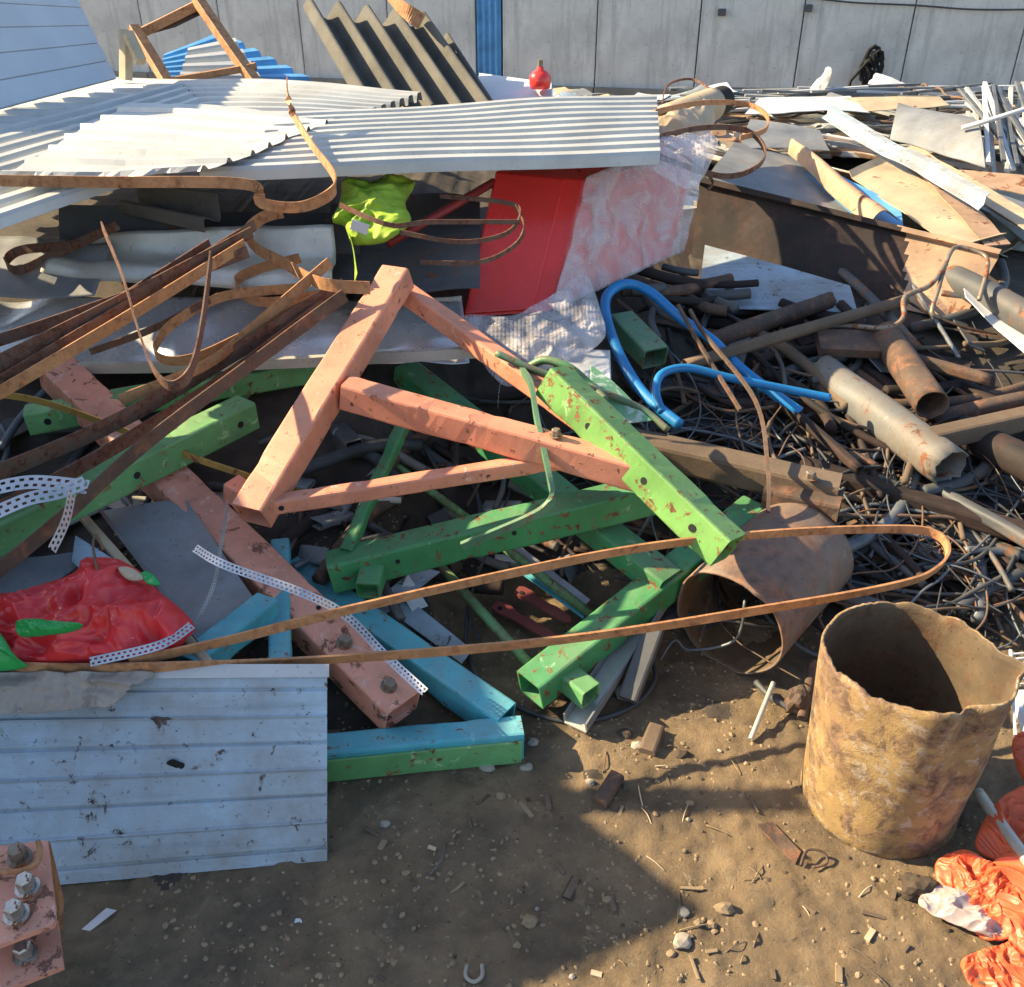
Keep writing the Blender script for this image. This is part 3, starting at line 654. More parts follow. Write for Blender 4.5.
# green frame in the middle
gf = empty('green_framework', Q(520, 600, .0), 'bright green square tube frame with stub ends lying on the ground in the middle', 'steel frame')
G1a, G1b = Q(330, 572, .235), Q(655, 493, .36)
gb = mesh('beam', *boxtube(G1a, G1b, .08, .088), M['green'], gf)
G2a, G2b = Q(530, 690, .085), Q(755, 512, .24)
mesh('beam', *boxtube(G2a, G2b, .085, .08), M['green'], gf)
G3a, G3b = Q(405, 372, .45), Q(668, 585, .19)
mesh('beam', *boxtube(G3a, G3b, .085, .07), M['green'], gf)
q1 = G1a.lerp(G1b, .13) + V((0, -.03, -.01)); mesh('stub', *boxtube(q1, q1 + V((-.005, -.065, -.012)), .062, .055), M['green'], gf)
q1 = G2a.lerp(G2b, .10) + V((.03, -.02, -.01)); mesh('stub', *boxtube(q1, q1 + V((.05, -.055, -.006)), .06, .055), M['light_green'], gf)
mesh('brace', *boxtube(Q(403, 425, .46), Q(346, 552, .28), .036, .036), M['green'], gf)
for a, b, r in (((442, 568, .12), (540, 676, .05), .014), ((470, 520, .18), (595, 618, .06), .014), ((300, 395, .42), (470, 520, .2), .012)):
    mesh('rung', *tube([Q(*a), Q(*b)], r, 10), M['light_green'], gf, smooth=True)
for f in (.2, .55): hole(gb, G1a, G1b, f, 0, .01, .006, .08, .088, face=facing(G1a, G1b))
# sunlit green beam
sg = empty('green_beam', Q(640, 460, .3), 'yellow green beam, sunlight tinted into its colour, with a row of bolt holes and an open end above the lying barrel', 'beam')
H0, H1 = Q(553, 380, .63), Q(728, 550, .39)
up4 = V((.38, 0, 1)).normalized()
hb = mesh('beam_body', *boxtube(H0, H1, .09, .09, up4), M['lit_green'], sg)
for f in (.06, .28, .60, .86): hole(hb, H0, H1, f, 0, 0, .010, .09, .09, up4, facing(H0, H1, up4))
# green beams at left
for nm, a, b, w, h, m_, lab in (('green_beam', (28, 420, .45), (350, 362, .50), .07, .07, 'light_green', 'upper green beam at the left, its near end drilled and open'),
                              ('green_beam', (-60, 560, .44), (248, 412, .46), .085, .085, 'light_green', 'faded green beam at the left edge, crossed by dark straps')):
    e = empty(nm, Q(*a), lab, 'beam'); a3, b3 = Q(*a), Q(*b)
    eb = mesh('beam_body', *boxtube(a3, b3, w, h), M[m_], e)
    for f in ((.06, .55) if a[0] > 0 else (.55, .72, .93)): hole(eb, a3, b3, f, 0, 0, .010, w, h, face=facing(a3, b3))
e = empty('green_brace', Q(240, 440, .3), 'short dark green brace below the end of the faded green beam', 'brace')
mesh('brace_body', *boxtube(Q(228, 415, .36), Q(285, 478, .28), .06, .05), M['green'], e)
tag(mesh('green_bar', *boxtube(Q(232, 400, .42), Q(270, 372, .44), .07, .02), M['darkgreen']), 'short green bar behind the faded beam end', 'bar')
# bent green bars
strap([(520, 368, .62), (531, 385, .62), (537, 420, .57), (548, 470, .50), (552, 495, .45), (545, 508, .42), (520, 522, .40), (462, 546, .34)], .02, 'bent pale green flat bar hanging over the green frame, its end flattened', m='darkgreen', grp=None, th=.012)
tag(mesh('green_rod', *tube(catmull([Q(496, 353, .66), Q(540, 372, .62), Q(590, 388, .58), Q(640, 408, .52), Q(668, 430, .48)]), .010, 8), M['darkgreen'], smooth=True), 'dark green rod lying across the top of the yellow green beam', 'rod')
tag(mesh('green_rod', *tube(catmull([Q(528, 368, .60), Q(545, 360, .63), Q(570, 368, .62), Q(590, 385, .58), Q(605, 400, .56)]), .012, 8), M['green'], smooth=True), 'curled green rod at the top end of the yellow green beam', 'rod')
vs, fs = sheet((Q(590, 402, .55), Q(612, 424, .5), Q(652, 420, .50), Q(592, 364, .6)), 20, 16, lambda u, v, p: .01 * n3(p, 8), .004)
tag(mesh('green_plate', vs, fs, mat('scuffed_green', (.16, .36, .2), scuff=1.0, scuffcol=(.6, .66, .6), rough=.4)), 'scuffed green plate corner with white scrapes', 'plate')
# green box piece right of cabinet
e = empty('green_offcut', Q(640, 350, .4), 'dull green hollow offcut beside the blue pipe', 'offcut')
mesh('offcut_body', *boxtube(Q(620, 322, .5), Q(655, 358, .46), .09, .07), M['darkgreen'], e)
# teal frame
tf = empty('teal_framework', Q(420, 700, 0), 'teal and green square tube frame at the front edge of the heap', 'steel frame')
T0, T1 = Q(290, 572, .17), Q(505, 722, .055)
mesh('beam', *boxtube(T0, T1, .075, .08), M['teal'], tf)
T2, T3 = Q(522, 738, .045), Q(200, 768, .055)
mesh('beam', *boxtube(T2, T3, .065, .085), M['teal'], tf)
mesh('beam_face', *boxtube(T2 + V((0, -.036, -.008)), T3 + V((0, -.036, -.008)), .008, .068, solid=True, c=.002), M['light_green'], tf)
mesh('brace', *boxtube(Q(188, 668, .29), Q(268, 606, .27), .065, .06), M['teal'], tf)
mesh('brace', *boxtube(Q(280, 545, .26), Q(280, 672, .22), .05, .045), M['teal'], tf)
# grey channel left
vs, fs = sheet((Q(98, 512, .34), Q(210, 660, .29), Q(262, 610, .29), Q(185, 498, .37)), 24, 16, lambda u, v, p: (.03 if v < .05 else 0) + .008 * n3(p, 5), .004)
tag(mesh('grey_channel', vs, fs, M['grey']), 'grey sheet metal channel between the red bag and the salmon beam', 'channel')
tag(mesh('cream_rail', *boxtube(Q(85, 518, .36), Q(212, 668, .31), .025, .02, solid=True), M['cream']), 'cream rail along the left side of the grey channel', 'rail')
0 and tag(mesh('cream_rail', *boxtube(Q(175, 535, .38), Q(248, 640, .31), .02, .02, solid=True), M['cream']), 'shorter cream rail on top of the grey channel', 'rail')
vs, fs = sheet((Q(-10, 600, .32), Q(50, 585, .32), Q(100, 548, .35), Q(-10, 560, .36)), 14, 12, crump, .003)
tag(mesh('grey_sheet', vs, fs, M['grey']), 'dull grey plate just above the red bag', 'metal sheet')
vs, fs = sheet((Q(70, 560, .35), Q(90, 578, .34), Q(115, 560, .35), Q(75, 535, .38)), 14, 12, crump, .003)
tag(mesh('white_shard', vs, fs, M['bluepanel']), 'small bright sheet shard above the red bag', 'metal sheet')
# perforated strips
def perf(pts, w, label, up):
    pp = catmull([Q(*p) for p in pts], 10); L = [0]
    for i in range(1, len(pp)): L.append(L[-1] + (pp[i] - pp[i-1]).length)
    tot = L[-1]; nseg = max(6, int(tot / (w * .55)));
    def at(s):
        for i in range(1, len(L)):
            if s <= L[i]: return pp[i-1].lerp(pp[i], (s - L[i-1]) / max(1e-6, L[i] - L[i-1]))
        return pp[-1]
    path = [at(tot * i / (nseg * 4)) for i in range(nseg * 4 + 1)]; frm = frames(path, up); vs, fs = [], []
    rows = [-.5, -.32, -.12, .12, .32, .5]
    for p, (t_, s, u) in zip(path, frm):
        for r in rows: vs.append(p + s * r * w)
    nr = len(rows)
    for i in range(nseg * 4):
        for k in range(nr - 1):
            if (k == 1 and i % 4 in (1, 2)) or (k == 3 and i % 4 in (3, 0)): continue
            fs.append((i * nr + k, i * nr + k + 1, (i + 1) * nr + k + 1, (i + 1) * nr + k))
    return tag(mesh('perforated_strip', vs, fs, M['perf']), label, 'metal strip', 'perforated zinc strips')
Z = V((0, 0, 1)); FV = V((0, -.6, .8))
perf([(195, 548, .42), (225, 565, .42), (300, 592, .38), (345, 615, .30), (385, 655, .23), (425, 692, .20)], .020, 'long perforated zinc strip draped over the salmon beam', FV)
perf([(-20, 492, .56), (30, 482, .57), (88, 487, .56)], .034, 'upper perforated zinc strip at the left edge', FV)
perf([(-20, 520, .54), (25, 500, .56), (60, 492, .56), (85, 482, .57)], .034, 'second perforated zinc strip lying on the faded green beam', FV)
perf([(72, 492, .56), (66, 520, .53), (52, 550, .50)], .026, 'short perforated strip hanging off the faded green beam', V((1, -.3, .2)))
perf([(228, 500, .46), (222, 540, .42), (212, 590, .36), (190, 632, .30)], .014, 'narrow perforated strip hanging beside the salmon beam', V((1, -.3, .2)))
perf([(192, 625, .39), (160, 645, .385), (90, 662, .38)], .020, 'perforated strip under the red bag', FV)
# ---------------------------------------------------------------- hollow: blue strips, brackets, hose
for pts, m_, lab, nm in (([(380, 604, .10), (400, 592, .11), (472, 650, .05), (462, 664, .045)], 'bluepanel', 'pale blue strip lying on the dirt in the green frame', 'blue_strip'),
                     ([(355, 618, .12), (375, 622, .12), (440, 572, .14), (418, 566, .15)], 'bluepanel', 'second pale blue strip crossing the first one', 'blue_strip'),
                     ([(400, 590, .13), (408, 574, .16), (428, 606, .09), (412, 612, .09)], 'white', 'small white scrap leaning on the blue strip', 'white_scrap')):
    tag(mesh(nm, *prism([Q(*p) for p in pts], .003), M[m_]), lab, 'strip')
def bracket(p0, p1, w, label):
    a, b = Q(*p0), Q(*p1); t = (b - a).normalized(); s = t.cross(Z).normalized(); pts = []
    L = (b - a).length
    for x, y in ((0, -.5), (.06, -.75), (.2, -.8), (.35, -.5), (.75, -.5), (.92, -.35), (1, 0), (.95, .4), (.8, .5), (.35, .4), (.15, .5), (.03, .35)): pts.append(a + t * L * x + s * w * y)
    e = empty('maroon_bracket', a, label, 'bracket'); e2_ = mesh('bracket_plate', *prism(pts, .006), M['maroon'], e)
    c = a + t * L * .12
    mesh('bolt_hole', *prism([c + (t * math.cos(k * .6283) + s * math.sin(k * .6283)) * .007 + V((0, 0, .002)) for k in range(10)], .006), M['black'], e)
bracket((492, 605, .035), (562, 642, .02), .035, 'maroon painted steel bracket lying nearest the green beam end')
bracket((515, 590, .055), (572, 622, .04), .035, 'maroon painted steel bracket behind the other one')
tag(mesh('cyan_strip', *prism([Q(522, 574, .08), Q(530, 566, .09), Q(590, 610, .05), Q(583, 618, .05)], .006), M['cyan']), 'cyan strip beside the maroon brackets', 'strip')
tag(mesh('zinc_strip', *prism([Q(510, 548, .12), Q(518, 545, .12), Q(590, 600, .07), Q(585, 606, .07)], .004), M['perf']), 'thin zinc strip above the cyan strip', 'strip')
tag(mesh('hose', *tube(catmull([Q(470, 600, .05), Q(466, 640, .03), Q(480, 680, .02), Q(520, 708, .012), Q(575, 722, .012), Q(630, 708, .012), Q(655, 680, .03), Q(650, 655, .05)]), .006, 8), M['wire'], smooth=True), 'black hose curving on the dirt around the green beam end', 'hose')
tag(mesh('thin_cable', *tube(catmull([Q(520, 460, .2), Q(500, 520, .15), Q(470, 600, .06), Q(480, 640, .03)]), .004, 6), M['wire'], smooth=True), 'thin dark cable inside the green frame', 'cable')
# grey channel at frame end
e = empty('steel_channel', Q(600, 690, 0), 'grey steel channel leaning under the green beam end', 'channel')
a, b = Q(575, 728, .02), Q(660, 600, .12)
mesh('channel_web', *boxtube(a, b, .06, .006, solid=True, c=.001), M['galv_shade'], e)
t_ = (b - a).normalized(); s_ = t_.cross(Z).normalized()
for sg_ in (-1, 1): mesh('flange', *boxtube(a + s_ * .03 * sg_ + V((0, 0, .017)), b + s_ * .03 * sg_ + V((0, 0, .017)), .005, .03, solid=True, c=.001), M['grey'], e)
rock(Q(628, 690, .03), .035, M['stone'], 'stone', seed=3).name; tag(bpy.data.objects['stone'], 'pale crusty lump beside the steel channel', 'lump')
tag(rock(Q(640, 665, .05), .028, M['stone'], 'stone', seed=7), 'smaller pale lump above the crusty one', 'lump')
vs, fs = boxtube(Q(628, 700, .04), Q(655, 630, .14), .05, .03, solid=True); tag(mesh('aluminium_casting', vs, fs, M['darkmetal']), 'dull grey casting leaning on the green beam near the barrel', 'casting')
# ---------------------------------------------------------------- red cabinet in bubble wrap
cb = empty('red_cabinet', Q(540, 320, .5), 'glossy red metal cabinet lying half wrapped in bubble wrap', 'cabinet')
TL, TR, BR, BL = Q(495, 171, .93), Q(583, 180, .90), Q(549, 312, .55), Q(462, 318, .55)
TR2 = Q(700, 140, .92); off = TR2 - TR
c8 = [TL, TR, BR, BL] + [p + off for p in (TL, TR, BR, BL)]
nf = (TR - TL).cross(BL - TL).normalized()
vs = c8; fs = [(3, 2, 1, 0), (4, 5, 6, 7), (0, 1, 5, 4), (1, 2, 6, 5), (2, 3, 7, 6), (3, 0, 4, 7)]
ob = mesh('cabinet_body', vs, fs, M['red'], cb); bv = ob.modifiers.new('b', 'BEVEL'); bv.width = .006; bv.segments = 2
# door panel slightly proud, with seam
def lerp4(c, u, v): return c[0].lerp(c[1], u).lerp(c[3].lerp(c[2], u), v)
f4 = [TL, TR, BR, BL]; nrm = (TR - TL).cross(BL - TL).normalized(); nrm = nrm if nrm.dot(V((0, 0, CH)) - TL) > 0 else -nrm
dd = [lerp4(f4, .02, .02), lerp4(f4, .80, .02), lerp4(f4, .80, .98), lerp4(f4, .02, .98)]
vs = [p + nrm * .012 for p in dd] + dd
ob = mesh('door_panel', vs, [(0, 1, 2, 3), (4, 7, 6, 5)] + [(i, i + 4, (i + 1) % 4 + 4, (i + 1) % 4) for i in range(4)], M['red'], cb); bv = ob.modifiers.new('b', 'BEVEL'); bv.width = .004; bv.segments = 2
side = [TR, TR2, BR + off, BR]; so = (TR2 - TR).cross(BR - TR).normalized(); so = so if so.dot(V((0, 0, CH)) - TR) > 0 else -so
vs, fs = sheet([lerp4(side, u, v) + so * .01 for u, v in ((-.0, 1.0), (1.08, 1.0), (1.08, -.1), (-.0, -.02))], 60, 40, lambda u, v, p: so.z * 0 + .012 * (1 - 2 * abs(n3(p, 6, 1))) + .006 * n3(p, 20), .0012)
mesh('bubble_wrap', vs, fs, M['bubble'], cb, smooth=True)
ol = [Q(458, 322, .58), Q(505, 322, .58), Q(550, 300, .61), Q(583, 278, .64), Q(600, 318, .57), Q(603, 340, .54), Q(585, 355, .52), Q(555, 368, .51), Q(530, 380, .5), Q(505, 388, .5), Q(480, 362, .52)]
ol = [p + V((0, -.05, .03)) for p in ol]
vs, fs = blob(ol, .03, .022, 9, th=.001, back=0, up=V((0, -.6, .8)).normalized())
mesh('bubble_wrap', vs, fs, M['bubble'], cb, smooth=True)
vs, fs = ribbon(catmull([Q(506, 375, .54), Q(500, 385, .52), Q(498, 405, .5)]), .02, .001, V((0, -1, .3))); mesh('wrap_tail', vs, fs, M['bubble'], cb)
ol = [Q(640, 145, 1.0), Q(712, 136, .98), Q(712, 160, .93), Q(690, 190, .86), Q(650, 170, .95), Q(615, 172, .95)]
vs, fs = blob(ol, .015, .02, 9, th=.001, back=0); mesh('bubble_wrap', vs, fs, M['bubble'], cb, smooth=True)
# red bar and thin loops left of the cabinet
tag(mesh('red_bar', *tube([Q(494, 182, .9), Q(388, 244, .78)], .014, 10), M['darkred'], smooth=True), 'dark red bar slanting behind the lime vest', 'bar')
for i, pts in enumerate([[(400, 232, .86), (460, 242, .84), (505, 234, .84), (520, 215, .88), (508, 203, .9), (440, 196, .9)], [(420, 262, .78), (480, 262, .78), (515, 245, .8), (524, 225, .85), (515, 205, .9)], [(340, 205, .95), (390, 225, .92), (430, 222, .9), (520, 222, .88)]]):
    tag(mesh('strap_loop', *ribbon(catmull([Q(*p) for p in pts], 8), .014, .004), M['strap_dark']), ['thin rusty strap loop reaching over the red door', 'lower thin strap loop in front of the red cabinet', 'thin strap passing over the lime vest'][i], 'steel strap')
# lime vest
lv = empty('lime_vest', Q(370, 240, .8), 'crumpled lime green fabric bag hanging under the ribbed roofing', 'fabric bag')
ol = [Q(345, 180, .95), Q(372, 184, .93), Q(392, 176, .95), Q(415, 182, .93), Q(406, 205, .89), Q(411, 222, .87), Q(392, 240, .84), Q(372, 246, .82), Q(352, 244, .83), Q(345, 228, .85), Q(333, 222, .87), Q(341, 200, .9)]
vs, fs = blob(ol, .035, .05, 7, up=V((0, -.75, .6)).normalized(), th=.003, back=.1, M=130, seed=6); mesh('fabric', vs, fs, M['lime'], lv, smooth=True)
mesh('fabric_tail', *ribbon(catmull([Q(350, 235, .86), Q(354, 255, .82), Q(356, 278, .8)]), .03, .002, V((0, -1, .2)), twist=.8), M['lime'], lv)
c = Q(363, 232, .905) + V((0, -.06, .03)); mesh('care_tag', *boxtube(c + V((-.02, 0, .012)), c + V((.025, -.002, -.004)), .004, .03, solid=True, c=.001), M['white'], lv)
# ---------------------------------------------------------------- back right: loops, roll, bundles, sheets
for i, pts in enumerate([[(655, 138, 1.0), (700, 128, .98), (745, 130, .96), (765, 150, .9), (755, 168, .86), (720, 176, .86), (655, 155, .95)], [(655, 112, 1.04), (700, 103, 1.02), (745, 104, 1.0), (766, 115, .98), (765, 130, .95), (740, 138, .94)], [(662, 104, .95), (668, 85, 1.0), (690, 79, 1.0), (708, 88, .98), (712, 104, .94)], [(655, 138, 1.0), (690, 160, .92), (712, 180, .85), (708, 190, .82)]]):
    tag(mesh('strap_loop', *ribbon(catmull([Q(*p) for p in pts], 8), .02 if i < 2 else .01, .005), M['strap_dark' if i != 1 else 'strap']),
        ['large rusty strap loop right of the roofing end', 'upper sunlit strap loop right of the roofing end', 'thin wire arch above the roofing end', 'dark strap curling down over the bubble wrap'][i], 'steel strap')
rl = empty('cream_roll', Q(710, 118, .8), 'cream paper roll with a dark open end beside the roofing end', 'roll')
mesh('roll_body', *pipe(Q(665, 122, .9), Q(712, 104, .92), .07, .02), M['cream'], rl, smooth=True)
mesh('black_core', *pipe(Q(706, 106, .92), Q(722, 100, .92), .062, .012), M['black'], rl, smooth=True)
vs, fs = blob([Q(655, 125, .93), Q(700, 108, .92), Q(715, 120, .88), Q(700, 140, .86), Q(660, 140, .9)], .05, .03, 5); tag(mesh('cream_cloth', vs, fs, M['cream'], smooth=True), 'crumpled cream plastic behind the roofing end', 'plastic')
def shard(pts, m_, label, th=.004, cr=1.0, name='sheet_piece', nn=24, edge=.0, fold=None):
    c = [Q(*p) for p in pts]
    vs, fs = sheet(c, nn, nn, lambda u, v, p: cr * (.02 * n3(p, 2.2, 2) + .006 * n3(p, 7, 5)) + (fold(u, v) if fold else 0), th, edge)
    return tag(mesh(name, vs, fs, M[m_]), label, 'metal sheet')
shard([(690, 262, .42), (962, 322, .40), (1002, 252, .60), (700, 178, .72)], 'rust_dark', 'large dark brown steel plate with sunlight painted tan on its right end', th=.008, cr=.8, nn=60, fold=lambda u, v: .03 * (v > .93))
_p = bpy.data.objects[list(WO)[-1]]; _p.data.materials.append(M['tan'])  # sunlight on the plate's right end is put in as tan faces
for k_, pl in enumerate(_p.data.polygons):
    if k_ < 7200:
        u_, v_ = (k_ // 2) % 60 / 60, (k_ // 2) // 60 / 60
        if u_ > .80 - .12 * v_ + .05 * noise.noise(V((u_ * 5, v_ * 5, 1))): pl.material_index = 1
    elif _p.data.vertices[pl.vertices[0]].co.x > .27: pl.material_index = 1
0 and shard([(888, 290, .50), (966, 325, .425), (1004, 250, .62), (905, 226, .66)], 'tan', 'tan end with painted sunlight folded on the dark brown plate', cr=.6, nn=30)
shard([(600, 312, .40), (770, 285, .40), (745, 205, .52), (640, 215, .50)], 'rust_dark', 'dark burnt sheet between the bubble wrap and the brown plate', cr=1.5)
shard([(697, 308, .44), (858, 312, .44), (850, 285, .48), (705, 244, .52)], 'bluepanel', 'pale grey triangular sheet under the dark brown plate', cr=.3)
0 and shard([(905, 262, .60), (1040, 310, .55), (1060, 262, .6), (925, 230, .64)], 'grey', 'grey sheet at the right edge under the tan sheets')
shard([(965, 298, .50), (1035, 360, .42), (1045, 330, .46), (960, 280, .5)], 'white', 'white sheet piece at the right edge below the brown plate')
shard([(848, 176, .62), (960, 252, .58), (1005, 240, .58), (900, 148, .66)], 'cream', 'cream door sheet slanting down at the right', fold=lambda u, v: .02 * (u < .04 or u > .96))
shard([(905, 160, .655), (985, 248, .585), (1010, 246, .58), (930, 160, .65)], 'tan', 'brown strip along the cream door sheet')
shard([(788, 155, .66), (868, 226, .60), (900, 222, .60), (800, 150, .68)], 'tan', 'curved tan sheet left of the cream door sheet', fold=lambda u, v: .06 * math.sin(v * 3.1))
shard([(705, 180, .68), (880, 245, .56), (800, 160, .62), (735, 140, .70)], 'grey', 'dark grey sheet behind the brown plate', th=.006)
shard([(800, 185, .6), (905, 240, .56), (900, 205, .6), (815, 165, .64)], 'bluesheet', 'blue sheet edge between the tan and cream sheets')
shard([(822, 117, .74), (978, 212, .66), (988, 203, .68), (832, 111, .75)], 'bluepanel', 'long white strip slanting down across the cream sheets', fold=lambda u, v: .03 * (v > .5))
shard([(900, 150, .66), (1040, 240, .6), (1040, 218, .62), (915, 145, .67)], 'cream', 'narrow cream strip running to the right edge')
shard([(905, 118, .64), (985, 165, .6), (960, 125, .66), (915, 110, .66)], 'grey', 'small grey bent sheet at the upper right')
shard([(890, 138, .68), (985, 168, .66), (960, 125, .72), (898, 112, .72)], 'grey', 'bluish curved sheet left of the tied bundle', fold=lambda u, v: .1 * math.sin(v * 3.1))
shard([(840, 112, .70), (950, 104, .70), (940, 96, .72), (820, 98, .72)], 'cream', 'pale flat panel behind the white strip')
shard([(740, 148, .68), (830, 150, .66), (820, 130, .70), (750, 120, .72)], 'grey', 'dark ridge sheet behind the strap loops')
shard([(745, 112, .72), (870, 112, .70), (850, 96, .72), (760, 98, .74)], 'white', 'pale sheet in the middle of the far pile')
shard([(960, 200, .62), (1040, 238, .58), (1040, 205, .6), (985, 190, .63)], 'grey', 'grey sheet at the right edge behind the brown one')
shard([(930, 178, .63), (1035, 195, .62), (1035, 178, .64), (960, 170, .65)], 'tan', 'reddish brown sheet at the right edge below the tied bundle')
# background scrap pieces
BGN = {'cream': 'cream', 'white': 'white', 'grey': 'grey', 'tan': 'brown', 'galv': 'silvery', 'galv_shade': 'silvery'}
rnd = random.Random(21)
for i in range(85):
    px, py = rnd.uniform(690, 1060), 92 + 130 * rnd.random() ** 1.5
    c = P(px, py, rnd.uniform(.02, .10)); az = rnd.gauss(-.4, .6); d = V((math.cos(az), math.sin(az), rnd.uniform(-.12, .08))); L = rnd.uniform(.4, 1.2); w = .03 + .26 * rnd.random() ** 2
    s = d.cross(V((rnd.uniform(-.4, .4), rnd.uniform(-.4, .2), 1))).normalized()
    m_ = rnd.choice(['cream', 'white', 'grey', 'tan', 'galv', 'galv_shade', 'white'])
    vs, fs = sheet((c - d * L / 2 - s * w / 2, c + d * L / 2 - s * w / 2, c + d * L / 2 + s * w / 2, c - d * L / 2 + s * w / 2), 16, 6, lambda u, v, p: .07 * n3(p, 2, 3) + .02 * (v > .85) + .015 * n3(p, 6, 3), .004, .03)
    tag(mesh('sheet_offcut', vs, fs, M[m_]), BGN[m_] + ' sheet metal strip scattered on the far right of the pile', 'metal strip', 'sheet metal strips on the far pile')
for i in range(44):
    px, py = rnd.uniform(765, 985), rnd.uniform(86, 108)
    c = P(px, py, rnd.uniform(.05, .16)); az = rnd.gauss(.0, .22); d = V((math.cos(az), math.sin(az) * .6, rnd.uniform(-.05, .05))); L = rnd.uniform(.5, 1.3)
    tag(mesh('metal_profile', *boxtube(c - d * L / 2, c + d * L / 2, .022, .014, solid=True, c=.002), M[rnd.choice(['galv', 'white', 'grey', 'wire_grey', 'galv'])]), 'thin pale metal profile in the loose stack before the wall', 'profile', 'pale profiles stacked before the wall')
for i in range(26):                    # tied bundle at the right
    f = i / 25; a = Q(915 + 95 * f + rnd.uniform(-6, 6), 90 + 20 * f + rnd.uniform(-6, 8), .95 + rnd.uniform(-.04, .04)); b = Q(1000 + 45 * f + rnd.uniform(-8, 8), 178 + rnd.uniform(-8, 6), .62 + rnd.uniform(-.04, .05))
    a = a + (b - a) * .0
    a = D(968 + rnd.uniform(-10, 56), 88 + rnd.uniform(-6, 26), 5.2); b = D(975 + rnd.uniform(10, 70), 168 + rnd.uniform(-8, 14), 4.5)
    tag(mesh('metal_profile', *boxtube(a, b, .02, .014, solid=True, c=.002), M[rnd.choice(['galv', 'white', 'galv', 'wire_grey'])]), 'thin pale profile in the wire tied bundle at the right edge', 'profile', 'profiles of the tied bundle')
tag(mesh('binding_wire', *tube(catmull([D(962, 128, 4.75), D(990, 120, 4.7), D(1030, 108, 4.7), D(1060, 104, 4.8)]), .012, 6), M['white'], smooth=True), 'pale wire tied round the profile bundle', 'wire')
tag(mesh('rag', *blob([P(808, 92, .12), P(822, 78, .2), P(826, 68, .3), P(832, 70, .3), P(828, 84, .2), P(820, 94, .12)], .02, .02, 6), M['white'], smooth=True), 'pale twisted rag sticking up before the wall', 'rag')
# rubbish between roofing and wall, centre
for i in range(20):
    px, py = rnd.uniform(545, 700), rnd.uniform(92, 108); c = P(px, py, .12); L = rnd.uniform(.2, .5); az = rnd.uniform(-.5, .5); d = V((math.cos(az), math.sin(az), rnd.uniform(-.1, .2))); s = d.cross(Z).normalized(); w = rnd.uniform(.1, .25)
    vs, fs = sheet((c - d * L / 2 - s * w / 2, c + d * L / 2 - s * w / 2, c + d * L / 2 + s * w / 2, c - d * L / 2 + s * w / 2), 10, 6, lambda u, v, p: .06 * n3(p, 3, 3), .004)
    tag(mesh('sheet_offcut', vs, fs, M[rnd.choice(['bluepanel', 'grey', 'white', 'cream'])]), 'crumpled pale scrap behind the long ribbed sheet', 'metal scrap', 'crumpled scrap behind the ribbed sheet')
# ---------------------------------------------------------------- right middle: pipes, timber, blue tube, tangle
def pp(name, a, b, r, m_, label, r1=None, dent=.004, re=.01, th=.004): 
    return tag(mesh(name, *pipe(Q(*a), Q(*b), r, th, r1=r1, dent=dent, rough_end=re), M[m_], smooth=True), label, 'pipe')
pp('steel_pipe', (950, 468, .30), (822, 372, .36), .062, 'greypipe', 'thick grey pipe with a torn open end above the tangle', dent=.006, re=.03)
pp('steel_pipe', (932, 405, .40), (885, 335, .44), .05, 'rust', 'short brown pipe lying above the grey pipe')
pp('steel_pipe', (1050, 330, .50), (925, 262, .50), .05, 'darkmetal', 'dark pipe at the right edge beside the brown plate')
pp('steel_pipe', (1050, 395, .36), (930, 420, .32), .03, 'rust', 'brown pipe at the right edge under the white sheet piece')
pp('steel_pipe', (1060, 560, .22), (940, 490, .22), .02, 'darkmetal', 'thin dark pipe at the right edge in the tangle')
pp('steel_pipe', (685, 365, .46), (905, 300, .50), .02, 'wood', 'long pale brown rusty pipe crossing above the blue tube')
pp('steel_pipe', (700, 345, .44), (830, 300, .48), .03, 'rust', 'short brown pipe under the long pale brown one')
pp('steel_pipe', (1040, 430, .3), (860, 330, .4), .028, 'rust_dark', 'dark brown pipe running to the right edge')
pp('steel_pipe', (1060, 480, .3), (960, 430, .3), .05, 'rust_dark', 'dark wide pipe end at the right edge')
pp('steel_pipe', (860, 470, .3), (780, 400, .34), .016, 'rust_dark', 'narrow dark pipe left of the grey pipe')
pp('steel_pipe', (990, 380, .4), (880, 350, .42), .02, 'rust', 'thin brown pipe right of the short brown one')
tb = empty('timber_beam', Q(740, 480, .25), 'rotten brown timber with rusty iron bits behind the green beam', 'timber')
mesh('timber_body', *boxtube(Q(630, 445, .34), Q(838, 492, .32), .09, .08, solid=True, c=.012), M['wood'], tb)
mesh('iron_plate', *boxtube(Q(765, 492, .30), Q(840, 508, .30), .10, .07, c=.01), M['rust'], tb)
bolt(Q(810, 478, .37), (0, 0, 1), .014, .02, M['boltm'], tb); bolt(Q(785, 510, .29), (.0, -1, .2), .012, .03, M['boltm'], tb)
tag(mesh('timber_beam', *boxtube(Q(800, 465, .24), Q(1060, 545, .18), .06, .05, solid=True, c=.01), M['rust_dark']), 'dark beam running right under the grey pipe end', 'timber')
tag(mesh('timber_beam', *boxtube(Q(930, 440, .34), Q(1080, 405, .36), .06, .06, solid=True, c=.01), M['wood']), 'brown timber at the right edge level with the grey pipe end', 'timber')
tag(mesh('rusty_plate', *prism([Q(815, 332, .46), Q(880, 335, .44), Q(880, 355, .42), Q(820, 352, .43)], .03), M['rust']), 'rusty block plate below the wire handle', 'plate')
bt = empty('blue_tube', Q(640, 350, .4), 'bent bright blue tube frame right of the bubble wrap', 'tube frame')
